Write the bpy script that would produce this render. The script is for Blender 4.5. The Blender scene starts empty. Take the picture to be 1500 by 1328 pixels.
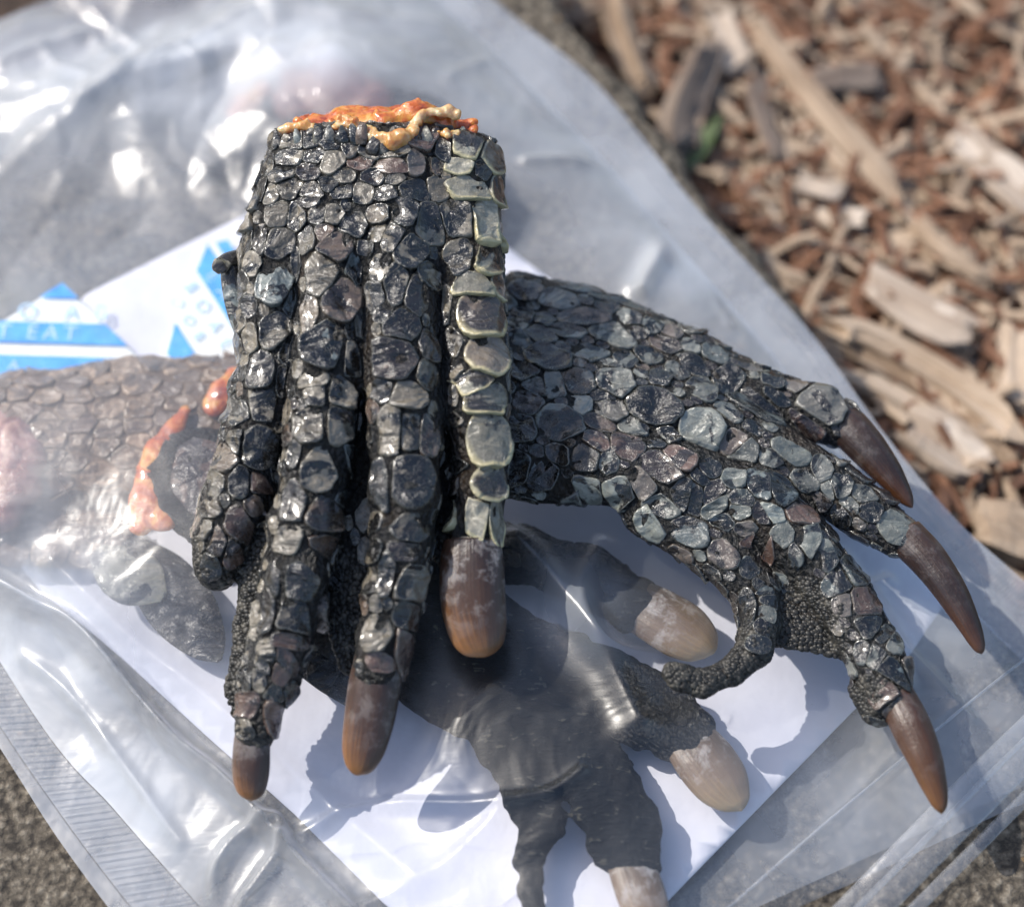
import bpy, math, random
import numpy as np
from mathutils import Vector, Matrix
SC = bpy.context.scene
COL = SC.collection
RNG = np.random.default_rng(7)
random.seed(7)

# ------------------------------------------------------------------ camera, sky, sun, exposure (1 unit = 1 cm)
SC.unit_settings.scale_length = 0.01
PW, PH, FPX = 1500.0, 1328.0, 3200.0            # photograph size and focal length in its pixels
TILT = math.radians(30)
TGT = np.array([0.0, 0.0, 2.2])
CDIR = np.array([0.0, -math.sin(TILT), math.cos(TILT)])
CPOS = TGT + 32.0 * CDIR
CX, CY = np.array([1.0, 0, 0]), np.array([0, math.cos(TILT), math.sin(TILT)])
cam = bpy.data.cameras.new('camera'); camo = bpy.data.objects.new('camera', cam); COL.objects.link(camo)
camo.location = CPOS; camo.rotation_euler = (TILT, 0, 0)
cam.sensor_width = 36; cam.lens = 36 * FPX / PW; cam.clip_start = 1; cam.clip_end = 4000
cam.dof.use_dof = True; cam.dof.focus_distance = 31.6; cam.dof.aperture_fstop = 0.088
SC.camera = camo
SUN = np.array([-0.66, 0.30, 0.74]); SUN /= np.linalg.norm(SUN)
w = bpy.data.worlds.new('World'); SC.world = w; w.use_nodes = True
sky = w.node_tree.nodes.new('ShaderNodeTexSky'); sky.sky_type = 'NISHITA'; sky.sun_disc = False
sky.sun_elevation = math.asin(SUN[2]); sky.sun_rotation = math.atan2(SUN[0], SUN[1]) % (2 * math.pi)
sky.dust_density = 2.0
bg = w.node_tree.nodes['Background']; bg.inputs['Strength'].default_value = 0.15
w.node_tree.links.new(sky.outputs[0], bg.inputs['Color'])
sl = bpy.data.lights.new('sun', 'SUN'); slo = bpy.data.objects.new('sun', sl); COL.objects.link(slo)
sl.energy = 3.0; sl.angle = math.radians(0.5); sl.color = (1, 0.95, 0.87)
slo.rotation_euler = Vector(SUN).to_track_quat('Z', 'Y').to_euler(); slo.location = SUN * 60
SC.view_settings.view_transform = 'Standard'; SC.view_settings.look = 'None'
SC.view_settings.exposure = 0.54; SC.view_settings.gamma = 1
SC.cycles.transparent_max_bounces = 24; SC.cycles.max_bounces = 10
SC.cycles.caustics_reflective = False; SC.cycles.caustics_refractive = False

# ------------------------------------------------------------------ helpers
def ray(px, py):
    px = np.asarray(px, float); py = np.asarray(py, float)
    d = (((px - PW / 2) / FPX)[..., None] * CX - ((py - PH / 2) / FPX)[..., None] * CY - CDIR)
    return d
def U(px, py, z=0.0):
    d = ray(px, py); t = (z - CPOS[2]) / d[..., 2]
    return CPOS + d * t[..., None]
class Frame:
    def __init__(s, px, py, z, tilt=0.0, roll=0.0):
        s.O = U(px, py, z); a = math.radians(tilt); b = math.radians(roll)
        X = np.array([math.cos(b), 0, math.sin(b)]); Z = np.array([-math.sin(b), 0, math.cos(b)])
        Y = np.array([0, math.cos(a), 0]) + math.sin(a) * Z
        s.X = X; s.Y = Y / np.linalg.norm(Y); s.Z = np.cross(s.X, s.Y)
        s.R = np.stack([s.X, s.Y, s.Z], 1)
        s.s = np.dot(CPOS - s.O, CDIR) / FPX       # units per pixel there
        s.C = s.R.T @ (CPOS - s.O)                 # camera in local coordinates
    def uv(s, px, py, h=0.0):
        d = ray(px, py) @ s.R
        t = (h - s.C[2]) / d[..., 2]
        return s.C + d * t[..., None]
    def world(s, p): return np.asarray(p) @ s.R.T + s.O
    def mat(s):
        m = Matrix.Identity(4)
        for i in range(3):
            for j in range(3): m[i][j] = s.R[i, j]
            m[i][3] = s.O[i]
        return m
TAB = RNG.random((64, 64, 64)).astype(np.float32)
def vnoise(p):
    p = np.asarray(p, np.float32); i = np.floor(p).astype(int); f = p - i; f = f * f * (3 - 2 * f); r = 0
    for a in (0, 1):
        for b in (0, 1):
            for c in (0, 1):
                wgt = (f[..., 0] if a else 1 - f[..., 0]) * (f[..., 1] if b else 1 - f[..., 1]) * (f[..., 2] if c else 1 - f[..., 2])
                r = r + wgt * TAB[(i[..., 0] + a) & 63, (i[..., 1] + b) & 63, (i[..., 2] + c) & 63]
    return r
def fbm(p, oct=3):
    p = np.asarray(p, np.float32); r = 0; a = 1; t = 0
    for k in range(oct): r = r + a * vnoise(p * 2 ** k + 17.3 * k); t += a; a *= .5
    return r / t
def mesh_from(name, v, f, smooth=True, attr=None):
    me = bpy.data.meshes.new(name)
    v = np.asarray(v, np.float32)
    if isinstance(f, np.ndarray):
        n, k = f.shape
        me.vertices.add(len(v)); me.vertices.foreach_set('co', v.ravel())
        me.loops.add(n * k); me.loops.foreach_set('vertex_index', f.astype(np.int32).ravel())
        me.polygons.add(n); me.polygons.foreach_set('loop_start', np.arange(0, n * k, k, dtype=np.int32))
        me.polygons.foreach_set('loop_total', np.full(n, k, np.int32)); me.update(calc_edges=True); me.validate()
    else:
        me.from_pydata(v.tolist(), [], f)
    if smooth: me.polygons.foreach_set('use_smooth', np.ones(len(me.polygons), bool))
    for k2, a in (attr or {}).items():
        a = np.asarray(a, np.float32)
        at = me.attributes.new(k2, 'FLOAT_VECTOR' if a.ndim == 2 else 'FLOAT', 'POINT')
        at.data.foreach_set('vector' if a.ndim == 2 else 'value', a.ravel())
    return me
def obj(name, me, m=None, parent=None, **props):
    o = bpy.data.objects.new(name, me); COL.objects.link(o)
    if m is not None and me is not None:
        if not len(me.materials): me.materials.append(m)
    if parent is not None: o.parent = parent
    for k, v in props.items(): o[k] = v
    return o
def thing(name, label, cat, frame=None, group=None):
    o = bpy.data.objects.new(name, None); COL.objects.link(o); o.empty_display_size = .3
    if frame is not None: o.matrix_world = frame.mat()
    o['label'] = label; o['category'] = cat
    if group: o['group'] = group
    return o

# ------------------------------------------------------------------ materials
class M:
    def __init__(s, name):
        s.m = bpy.data.materials.new(name); s.m.use_nodes = True; s.nt = s.m.node_tree; s.nt.nodes.clear()
        s.out = s.nt.nodes.new('ShaderNodeOutputMaterial')
    def set(s, inp, v):
        if isinstance(v, bpy.types.NodeSocket): s.nt.links.new(v, inp)
        elif v is not None:
            if isinstance(v, tuple) and len(v) == 3 and inp.type == 'RGBA': v = v + (1,)
            inp.default_value = v
    def n(s, typ, out=0, props=None, **k):
        nd = s.nt.nodes.new('ShaderNode' + typ)
        for a, b in (props or {}).items(): setattr(nd, a, b)
        for a, b in k.items():
            a = a.replace('_', ' ')
            s.set(nd.inputs[int(a[1:])] if a[0] == 'i' and a[1:].isdigit() else nd.inputs[a], b)
        return nd.outputs[out]
    def coord(s, which='Object'): return s.n('TexCoord', which)
    def attr(s, name, o='Fac'): return s.n('Attribute', o, dict(attribute_name=name))
    def sep(s, v, i): return s.n('SeparateXYZ', i, i0=v)
    def map(s, v, sc=(1, 1, 1), rot=(0, 0, 0)): return s.n('Mapping', 0, Vector=v, Scale=sc, Rotation=rot)
    def noise(s, v, scale, detail=4, rough=.55, dist=0.0, o='Fac'):
        return s.n('TexNoise', o, Vector=v, Scale=scale, Detail=detail, Roughness=rough, Distortion=dist)
    def vor(s, v, scale, feat='F1', o='Distance', rnd=1.0):
        return s.n('TexVoronoi', o, dict(feature=feat), Vector=v, Scale=scale, Randomness=rnd)
    def ramp(s, f, *st, interp='LINEAR'):
        nd = s.nt.nodes.new('ShaderNodeValToRGB'); cr = nd.color_ramp; cr.interpolation = interp
        while len(cr.elements) < len(st): cr.elements.new(.5)
        for e, (p, c) in zip(cr.elements, st):
            e.position = p; e.color = (c, c, c, 1) if not isinstance(c, tuple) else c + (1,)
        s.set(nd.inputs[0], f); return nd.outputs[0]
    def mix(s, f, a, b, mode='MIX'):
        nd = s.nt.nodes.new('ShaderNodeMix'); nd.data_type = 'RGBA'; nd.blend_type = mode
        s.set(nd.inputs[0], f); s.set(nd.inputs[6], a); s.set(nd.inputs[7], b); return nd.outputs[2]
    def math(s, op, a, b=0.0, c=0.0, clamp=False):
        return s.n('Math', 0, dict(operation=op, use_clamp=clamp), i0=a, i1=b, i2=c)
    def bump(s, h, st=.3, dist=.05, nrm=None):
        return s.n('Bump', 0, Height=h, Strength=st, Distance=dist, Normal=nrm)
    def bsdf(s, **k):
        o = s.n('BsdfPrincipled', 0, **k); s.nt.links.new(o, s.out.inputs['Surface']); return s.m
    def rnd(s): return s.n('ObjectInfo', 'Random')

def scale_mat(name, dark, grey, thr, warm=.0, patch=2.2, rim=(0.10, 0.10, 0.085), lip=0.0):
    m = M(name); co = m.coord(); r = m.rnd(); cv = m.attr('cv', 'Vector'); t = m.sep(cv, 0); r2 = m.math('FRACT', m.math('MULTIPLY', r, 7.31)); r3 = m.math('FRACT', m.math('MULTIPLY', r, 13.7))
    off = m.n('VectorMath', 0, dict(operation='ADD'), i0=co, i1=m.n('CombineXYZ', 0, X=m.math('MULTIPLY', r, 37.0), Y=m.math('MULTIPLY', r2, 11.0), Z=0.0))
    pn = m.noise(off, patch, 4, .55, .6)
    f = m.ramp(m.math('ADD', pn, m.math('MULTIPLY', m.math('SUBTRACT', r, .5), .26)), (thr - .018, 0.0), (thr + .022, 1.0))
    tone = m.ramp(m.noise(off, 6.5, 5, .65, .3), (.30, .62), (.70, 1.08))
    gv = m.math('MULTIPLY', tone, m.math('ADD', .55, m.math('MULTIPLY', r2, .75)))
    c = m.mix(f, dark, m.mix(1.0, grey, m.n('CombineColor', 0, Red=gv, Green=gv, Blue=gv), 'MULTIPLY'))
    br = m.ramp(r3, (.74 - warm, 0.0), (.90 - warm, 1.0))
    c = m.mix(m.math('MULTIPLY', m.math('MULTIPLY', br, m.math('ADD', m.math('MULTIPLY', f, .8), .2)), .65), c, (0.095, 0.055, 0.040))
    c = m.mix(m.ramp(t, (.86, 0.0), (.93, .55), (.985, .0)), c, rim)                          # pale horny margin
    if lip:
        d = m.math('MULTIPLY', m.ramp(m.sep(cv, 2), (.15, 1.0), (.55, 0.0)), m.ramp(t, (.72, 0.0), (.88, lip)))
        c = m.mix(d, c, (.56, .49, .27))
    dust = m.math('MULTIPLY', m.ramp(m.noise(co, 24, 6, .75), (.55, 0.0), (.70, 1.0)), m.ramp(m.noise(co, 1.5, 3), (.40, 0.05), (.66, .7)))
    c = m.mix(dust, c, (0.27, 0.26, 0.23))
    wr = m.noise(m.map(off, (1.0, 1.6, 1.0), (0, 0, .5)), 1.7, 2, .45, 1.2)
    ln = m.ramp(m.math('ABSOLUTE', m.math('SUBTRACT', m.noise(off, 3.3, 4, .6, 1.5), .5)), (.0, .32), (.016, .0))
    c = m.mix(ln, c, (0.19, 0.18, 0.155))
    bh = m.math('ADD', m.math('ADD', m.math('MULTIPLY', wr, 1.1), m.math('MULTIPLY', ln, .10)), m.math('ADD', m.math('MULTIPLY', m.noise(off, 7, 2, .5), .13), m.math('MULTIPLY', m.noise(off, 38, 3, .6), .07)))
    ro = m.math('ADD', m.ramp(m.noise(off, 5, 4), (.3, .10), (.7, .27)), m.math('MULTIPLY', dust, .35))
    return m.bsdf(Base_Color=c, Roughness=ro, Normal=m.bump(bh, .75, .22), Specular_IOR_Level=.6, Coat_Weight=.5, Coat_Roughness=.13)
def build_materials():
    D = {}
    D['scale'] = scale_mat('dark_scale', (0.004, 0.004, 0.0042), (0.175, 0.152, 0.115), .525)
    D['scale_r'] = scale_mat('mottled_scale', (0.0035, 0.004, 0.0045), (0.165, 0.17, 0.150), .54, patch=2.3)
    D['dark'] = scale_mat('black_scale', (0.0035, 0.0035, 0.004), (0.13, 0.15, 0.145), .58)
    D['pale'] = scale_mat('pale_horn_scale', (0.030, 0.027, 0.025), (0.33, 0.31, 0.24), .47, patch=1.7, rim=(.40, .37, .25), lip=.8)
    D['pale_r'] = scale_mat('pale_green_scale', (0.010, 0.011, 0.012), (0.22, 0.235, 0.208), .475, patch=2.2, rim=(.20, .20, .17))
    D['brown'] = scale_mat('brown_scale', (0.022, 0.015, 0.014), (0.125, 0.078, 0.060), .48, warm=.3)
    D['legscale'] = scale_mat('tan_scale', (0.13, 0.085, 0.055), (0.30, 0.205, 0.13), .46, warm=.1, rim=(.30, .20, .11))
    m = M('black_skin'); co = m.coord(); wr = m.noise(m.map(co, (5, 2.2, 4)), 2.4, 6, .62, .7)
    v = m.vor(co, 12, 'F1'); h = m.math('ADD', wr, m.math('MULTIPLY', v, -.5))
    c = m.ramp(h, (.15, (0.004, 0.004, 0.004)), (.45, (0.013, 0.012, 0.010)), (.78, (0.07, 0.062, 0.048)))
    c = m.mix(m.ramp(m.noise(co, 1.1, 3), (.55, 0.0), (.75, .5)), c, (0.045, 0.026, 0.012))
    D['skin'] = m.bsdf(Base_Color=c, Roughness=.30, Normal=m.bump(h, .9, .12), Specular_IOR_Level=.5)
    m = M('granule_skin'); co = m.coord(); r = m.noise(co, 7, 3)
    c = m.ramp(r, (.35, (0.008, 0.008, 0.007)), (.55, (0.028, 0.026, 0.022)), (.72, (0.11, 0.10, 0.08)))
    D['granule'] = m.bsdf(Base_Color=c, Roughness=.48, Specular_IOR_Level=.45)
    m = M('leathery_palm_skin'); co = m.coord(); wr = m.noise(m.map(co, (3, 3, 3), (0, 0, .75)), 1.4, 7, .65, 1.2); wr2 = m.noise(m.map(co, (1.2, 6, 1), (0, 0, -.7)), 3, 5, .6)
    h = m.math('ADD', wr, m.math('MULTIPLY', wr2, .7))
    c = m.ramp(h, (.70, (0.004, 0.005, 0.007)), (1.0, (0.008, 0.010, 0.013)), (1.16, (0.075, 0.070, 0.055)))
    D['palm'] = m.bsdf(Base_Color=c, Roughness=.6, Specular_IOR_Level=.3, Normal=m.bump(h, 1.0, .14))
    m = M('brown_leg_skin'); co = m.coord(); c = m.ramp(m.noise(co, 2.5, 5), (.3, (0.06, 0.04, 0.028)), (.7, (0.20, 0.125, 0.078)))
    D['legskin'] = m.bsdf(Base_Color=c, Roughness=.5, Normal=m.bump(m.noise(co, 6, 5), .6, .08))
    def claw(name, base, mid, tip, chalk):
        m = M(name); cv = m.attr('cv', 'Vector'); t = m.sep(cv, 0); ca = m.sep(cv, 1); co = m.coord()
        st = m.noise(m.n('VectorMath', 0, dict(operation='MULTIPLY'), i0=cv, i1=(1.2, 5.0, 5.0)), 1.6, 5, .6, .3)
        f = m.math('ADD', m.math('ADD', t, m.math('MULTIPLY', m.math('SUBTRACT', st, .5), .55)), m.math('MULTIPLY', ca, .20))
        c = m.ramp(f, (.05, base), (.45, mid), (.78, tip), (.98, (tip[0] * 1.25, tip[1] * 1.25, tip[2] * 1.2)))
        ch = m.math('MULTIPLY', m.ramp(m.noise(co, 3.2, 7, .72, .3), (.50, 0.0), (.62, 1.0)), m.ramp(m.math('ADD', t, m.math('MULTIPLY', m.noise(co, 1.5, 2), .35)), (.30, chalk), (.75, 0.03)))
        c = m.mix(ch, c, (0.42, 0.39, 0.37))
        h = m.math('ADD', m.math('MULTIPLY', st, .6), m.math('MULTIPLY', m.noise(co, 22, 4), .35))
        return m.bsdf(Base_Color=c, Roughness=m.math('ADD', .34, m.math('MULTIPLY', ch, .4)), Normal=m.bump(h, .35, .06), Subsurface_Weight=.25,
                      Subsurface_Radius=(.20, .08, .03), Subsurface_Scale=1.0, Coat_Weight=.15, Coat_Roughness=.3)
    D['claw'] = claw('brown_claw', (0.030, 0.018, 0.015), (0.075, 0.038, 0.022), (0.27, 0.120, 0.040), .6)
    D['claw_dark'] = claw('dark_claw', (0.040, 0.020, 0.013), (0.022, 0.013, 0.011), (0.075, 0.030, 0.013), .14)
    D['claw_front'] = claw('streaked_brown_claw', (0.034, 0.020, 0.015), (0.06, 0.031, 0.020), (0.235, 0.105, 0.036), .28)
    D['claw_amber'] = claw('amber_brown_claw', (0.045, 0.020, 0.012), (0.065, 0.028, 0.013), (0.135, 0.058, 0.018), .12)
    D['claw_under'] = claw('claw_underside', (0.10, 0.07, 0.05), (0.20, 0.135, 0.085), (0.34, 0.235, 0.12), .8)
    def flesh(name, a, b, c3):
        m = M(name); co = m.coord(); n1 = m.noise(co, 2.6, 4, .6, .9)
        c = m.ramp(n1, (.34, a), (.5, b), (.64, c3))
        h = m.noise(co, 5.5, 5, .6, .8)
        return m.bsdf(Base_Color=c, Roughness=.24, Normal=m.bump(h, .6, .08), Subsurface_Weight=.5, Subsurface_Radius=(.3, .12, .04), Subsurface_Scale=1.0, Coat_Weight=.5, Coat_Roughness=.1)
    D['flesh'] = flesh('dried_orange_flesh', (0.22, 0.024, 0.008), (0.48, 0.11, 0.016), (0.60, 0.28, 0.05))
    D['fat'] = flesh('dried_cream_fat', (0.45, 0.165, 0.03), (0.52, 0.28, 0.09), (0.64, 0.50, 0.29))
    D['pink'] = flesh('dried_mauve_flesh', (0.14, 0.06, 0.06), (0.26, 0.115, 0.10), (0.42, 0.26, 0.2))
    def film(name, haze, gl, rough, ridges=None, cloud=0.0):
        m = M(name); co = m.coord(); cv = m.attr('cv', 'Vector')
        n1 = m.noise(co, .5, 4, .55, .8); scr = m.noise(m.map(co, (1, 16, 1), (0, 0, .6)), 1.5, 6, .7)
        h = m.math('ADD', m.noise(co, .7, 3, .5, .8), m.math('MULTIPLY', scr, .03))
        if ridges:
            wv = m.n('TexWave', 'Fac', dict(bands_direction='X'), Vector=cv, Scale=ridges, Distortion=.6, Detail=1.0)
            h = m.math('ADD', h, m.math('MULTIPLY', wv, .06))
        nb = m.bump(h, .22, .35)
        fc = m.n('LayerWeight', 'Facing', Blend=.5, Normal=nb)
        fr = m.math('ADD', m.math('MULTIPLY', m.math('POWER', fc, 4.0), .8), gl, clamp=True)
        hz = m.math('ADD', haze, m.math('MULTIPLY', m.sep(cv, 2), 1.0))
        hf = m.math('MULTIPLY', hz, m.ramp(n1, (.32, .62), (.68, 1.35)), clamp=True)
        spk = m.ramp(m.noise(co, 13, 3, .8), (.70, 0.0), (.76, .5)); lines = m.ramp(scr, (.70, 0.0), (.78, .16))
        hf = m.math('ADD', hf, m.math('ADD', m.math('MULTIPLY', spk, .35), m.math('MULTIPLY', lines, m.math('ADD', hz, .08))), clamp=True)
        tr = m.n('BsdfTransparent', 0, Color=(.975, .98, .985))
        df = m.n('MixShader', 0, i0=.40, i1=m.n('BsdfDiffuse', 0, Color=(.85, .885, .94), Normal=nb), i2=m.n('BsdfTranslucent', 0, Color=(.85, .885, .94)))
        a = m.n('MixShader', 0, i0=hf, i1=tr, i2=df)
        g = m.n('BsdfGlossy', 0, Color=(1, 1, 1), Roughness=rough, Normal=nb)
        sh = m.n('MixShader', 0, i0=fr, i1=a, i2=g)
        m.nt.links.new(sh, m.out.inputs['Surface']); return m.m
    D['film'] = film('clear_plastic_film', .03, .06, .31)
    D['film_low'] = film('clear_plastic_film_underside', .20, .06, .3)
    D['seal'] = film('ribbed_plastic_seal', .26, .10, .26, 14.0)
    D['margin'] = film('plastic_seal_margin', .30, .10, .26)
    D['zip'] = film('plastic_zip_rib', .16, .10, .3)
    m = M('white_paper'); co = m.coord(); D['paper'] = m.bsdf(Base_Color=m.ramp(m.noise(co, 1.2, 5), (.3, (.62, .62, .70)), (.7, (.69, .69, .76))), Roughness=.6, Normal=m.bump(m.noise(co, .8, 4), .25, .2))
    m = M('packet_film'); co = m.coord(); D['packet'] = m.bsdf(Base_Color=(.84, .85, .82), Roughness=.35, Normal=m.bump(m.noise(co, 2.5, 4), .3, .1))
    m = M('blue_print'); co = m.coord(); D['blue'] = m.bsdf(Base_Color=m.ramp(m.noise(co, 4, 6, .75), (.36, (.012, .27, .80)), (.60, (.06, .42, .85)), (.74, (.35, .62, .9))), Roughness=.4)
    m = M('pale_blue_print'); co = m.coord(); D['ltblue'] = m.bsdf(Base_Color=m.ramp(m.noise(co, 9, 4), (.35, (.30, .58, .88)), (.65, (.62, .78, .9))), Roughness=.4)
    m = M('concrete'); co = m.coord(); g1 = m.noise(co, 5.5, 8, .72); g2 = m.noise(co, .35, 5); v = m.vor(co, 8, 'F1')
    h = m.math('ADD', g1, m.math('MULTIPLY', v, -.35))
    c = m.ramp(h, (.18, (.05, .04, .03)), (.36, (.20, .165, .12)), (.52, (.42, .36, .275)), (.68, (.66, .58, .46)))
    c = m.mix(m.ramp(g2, (.35, 0.0), (.7, .35)), c, m.mix(.5, c, (.16, .13, .10)))
    c = m.mix(m.ramp(m.noise(co, 3.1, 2), (.68, 0.0), (.74, .7)), c, (.40, .24, .10))
    D['concrete'] = m.bsdf(Base_Color=c, Roughness=.85, Normal=m.bump(h, 1.0, .22))
    m = M('soil'); co = m.coord(); D['soil'] = m.bsdf(Base_Color=m.ramp(m.noise(co, 1.5, 6, .7), (.3, (.02, .014, .010)), (.7, (.09, .052, .034))), Roughness=.9, Normal=m.bump(m.noise(co, 3, 6), .8, .3))
    def wood(name, a, b, c3):
        m = M(name); co = m.coord(); r = m.rnd()
        f = m.noise(m.map(co, (.5, 7, 7)), 1.3, 6, .65, .3)
        c = m.ramp(m.math('ADD', m.math('MULTIPLY', f, .65), m.math('MULTIPLY', m.math('FRACT', m.math('ADD', r, m.noise(co, .9, 1))), .35)), (.25, a), (.5, b), (.75, c3))
        return m.bsdf(Base_Color=c, Roughness=.75, Normal=m.bump(f, .8, .12))
    D['tan'] = wood('tan_wood', (.24, .16, .10), (.42, .31, .215), (.58, .46, .35))
    D['pinkwood'] = wood('pale_wood', (.36, .27, .20), (.52, .42, .33), (.66, .56, .46))
    D['red'] = wood('red_brown_wood', (.10, .045, .024), (.26, .125, .068), (.42, .24, .14))
    D['greywood'] = wood('weathered_wood', (.06, .045, .036), (.17, .125, .098), (.30, .24, .19))
    m = M('green_leaf'); D['leaf'] = m.bsdf(Base_Color=(.09, .125, .045), Roughness=.5)
    return D
MT = build_materials()

# ------------------------------------------------------------------ the setting: slab, bed and mulch
def poly_obj(name, pts, z0, z1, m, parent=None, **p):
    n = len(pts); v = [(a, b, z1) for a, b in pts] + [(a, b, z0) for a, b in pts]
    f = [tuple(range(n)), tuple(range(2 * n - 1, n - 1, -1))] + [(i, n + i, n + (i + 1) % n, (i + 1) % n) for i in range(n)]
    return obj(name, mesh_from(name, v, f, False), m, parent, **p)
def slab_top():
    e0, e1 = U(np.array(835.), np.array(0.), 0)[:2], U(np.array(1500.), np.array(898.), 0)[:2]
    d = (e1 - e0) / np.linalg.norm(e1 - e0); nrm = np.array([-d[1], d[0]])
    if nrm[0] > 0: nrm = -nrm
    b0 = U(np.array(0.), np.array(8.), 0)[:2]
    c0 = e0 - d * 3.2                                     # back right corner of the slab
    nu, nv = 330, 330
    us = np.linspace(0, 30, nu); vs = np.linspace(0, 22, nv)
    uu, vv = np.meshgrid(us, vs, indexing='ij')
    back = -d; 
    P = c0 + uu[..., None] * d + vv[..., None] * nrm
    z = (fbm(np.stack([P[..., 0] * 2.6, P[..., 1] * 2.6, uu * 0], -1), 4) - .5) * .11
    edge = np.minimum(np.minimum(uu, vv), 1) 
    z -= .35 * np.clip(1 - edge / .35, 0, 1) ** 2 + .02
    P += ((fbm(np.stack([uu * 1.3, vv * 1.3, uu * 0 + 5], -1), 3) - .5) * .5 * np.clip(1 - edge, 0, 1))[..., None]
    v = np.concatenate([P, z[..., None]], -1).reshape(-1, 3)
    I = np.arange(nu * nv).reshape(nu, nv)
    f = np.stack([I[:-1, :-1], I[1:, :-1], I[1:, 1:], I[:-1, 1:]], -1).reshape(-1, 4)
    k = len(v)
    skirt = []
    vv2 = v.tolist()
    fl = f[:, ::-1] if np.cross(np.append(d, 0), np.append(nrm, 0))[2] < 0 else f
    def sk(idx):
        b = len(vv2)
        for i in idx: vv2.append([vv2[i][0], vv2[i][1], -3.4])
        return [(idx[j], idx[j + 1], b + j + 1, b + j) for j in range(len(idx) - 1)]
    skirt = sk(list(I[:, 0])) + sk(list(I[0, :]))
    return obj('paving_slab', mesh_from('paving_slab', vv2, fl.tolist() + skirt), MT['concrete'], kind='structure'), (c0, d, nrm)
SLAB, (SC0, SD, SN) = slab_top()
g = np.linspace(-1, 1, 3)
obj('ground', mesh_from('ground', [(-400, -400, -3.4), (400, -400, -3.4), (400, 400, -3.4), (-400, 400, -3.4)], [(0, 1, 2, 3)], False), MT['soil'], kind='structure')

def chip_mesh(L, W, T, seed, bend=0.0, seg=8, split=0, ns=12):
    """split, fibrous sliver: lengthwise grooves, tapered and frayed ends"""
    r = np.random.default_rng(seed); v = []; f = []
    gro = 1 + .34 * r.standard_normal(ns); fr0, fr1 = r.uniform(0, .5, ns) ** 1.3, r.uniform(0, .5, ns) ** 1.3; tap = r.uniform(.0, .45, 2); ph = r.uniform(0, 6)
    for i in range(seg + 1):
        t = i / seg; e = 2 * t - 1
        wk = 1 - abs(e) ** 5 * tap[int(e > 0)] + .10 * math.sin(ph * 3 + 6 * t)
        cy = bend * L * (e ** 2 - .5) + .05 * W * math.sin(ph + 5 * t); cz = .25 * L * bend * math.sin(t * 3) + .1 * T * math.sin(ph + 7 * t)
        for k in range(ns):
            a = 2 * math.pi * (k + .5) / ns; q = max(abs(math.cos(a)), abs(math.sin(a))) ** .8
            x = (t - .5) * L * 1.0 - (fr1[k] * L * .5 * max(0, e) ** 4 if e > 0 else -fr0[k] * L * .5 * max(0, -e) ** 4)
            g_ = gro[k] + .05 * r.standard_normal()
            v.append((x, cy + .5 * W * wk * math.cos(a) / q * (.75 + .25 * g_), cz + .5 * T * wk ** .5 * math.sin(a) / q * g_))
    for i in range(seg):
        for k in range(ns): f.append((i * ns + k, i * ns + (k + 1) % ns, (i + 1) * ns + (k + 1) % ns, (i + 1) * ns + k))
    f.append(tuple(range(ns - 1, -1, -1))); f.append(tuple(seg * ns + k for k in range(ns)))
    return mesh_from('wood_chip', v, f, False)
def stick(name, label, cat, p0, p1, wpx, z, m, bend=0.0, thick=.5, tiltz=0.0, seg=10, seed=1, **k):
    a = U(np.array(float(p0[0])), np.array(float(p0[1])), z); b = U(np.array(float(p1[0])), np.array(float(p1[1])), z + tiltz)
    L = float(np.linalg.norm(b - a)); W = wpx * .0118
    o = obj(name, chip_mesh(L, W, W * thick, seed, bend, seg), m, label=label, category=cat, **k)
    d = Vector(b - a); o.location = (a + b) / 2
    o.rotation_euler = (0, -math.atan2(d.z, math.hypot(d.x, d.y)), math.atan2(d.y, d.x)); return o
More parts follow.
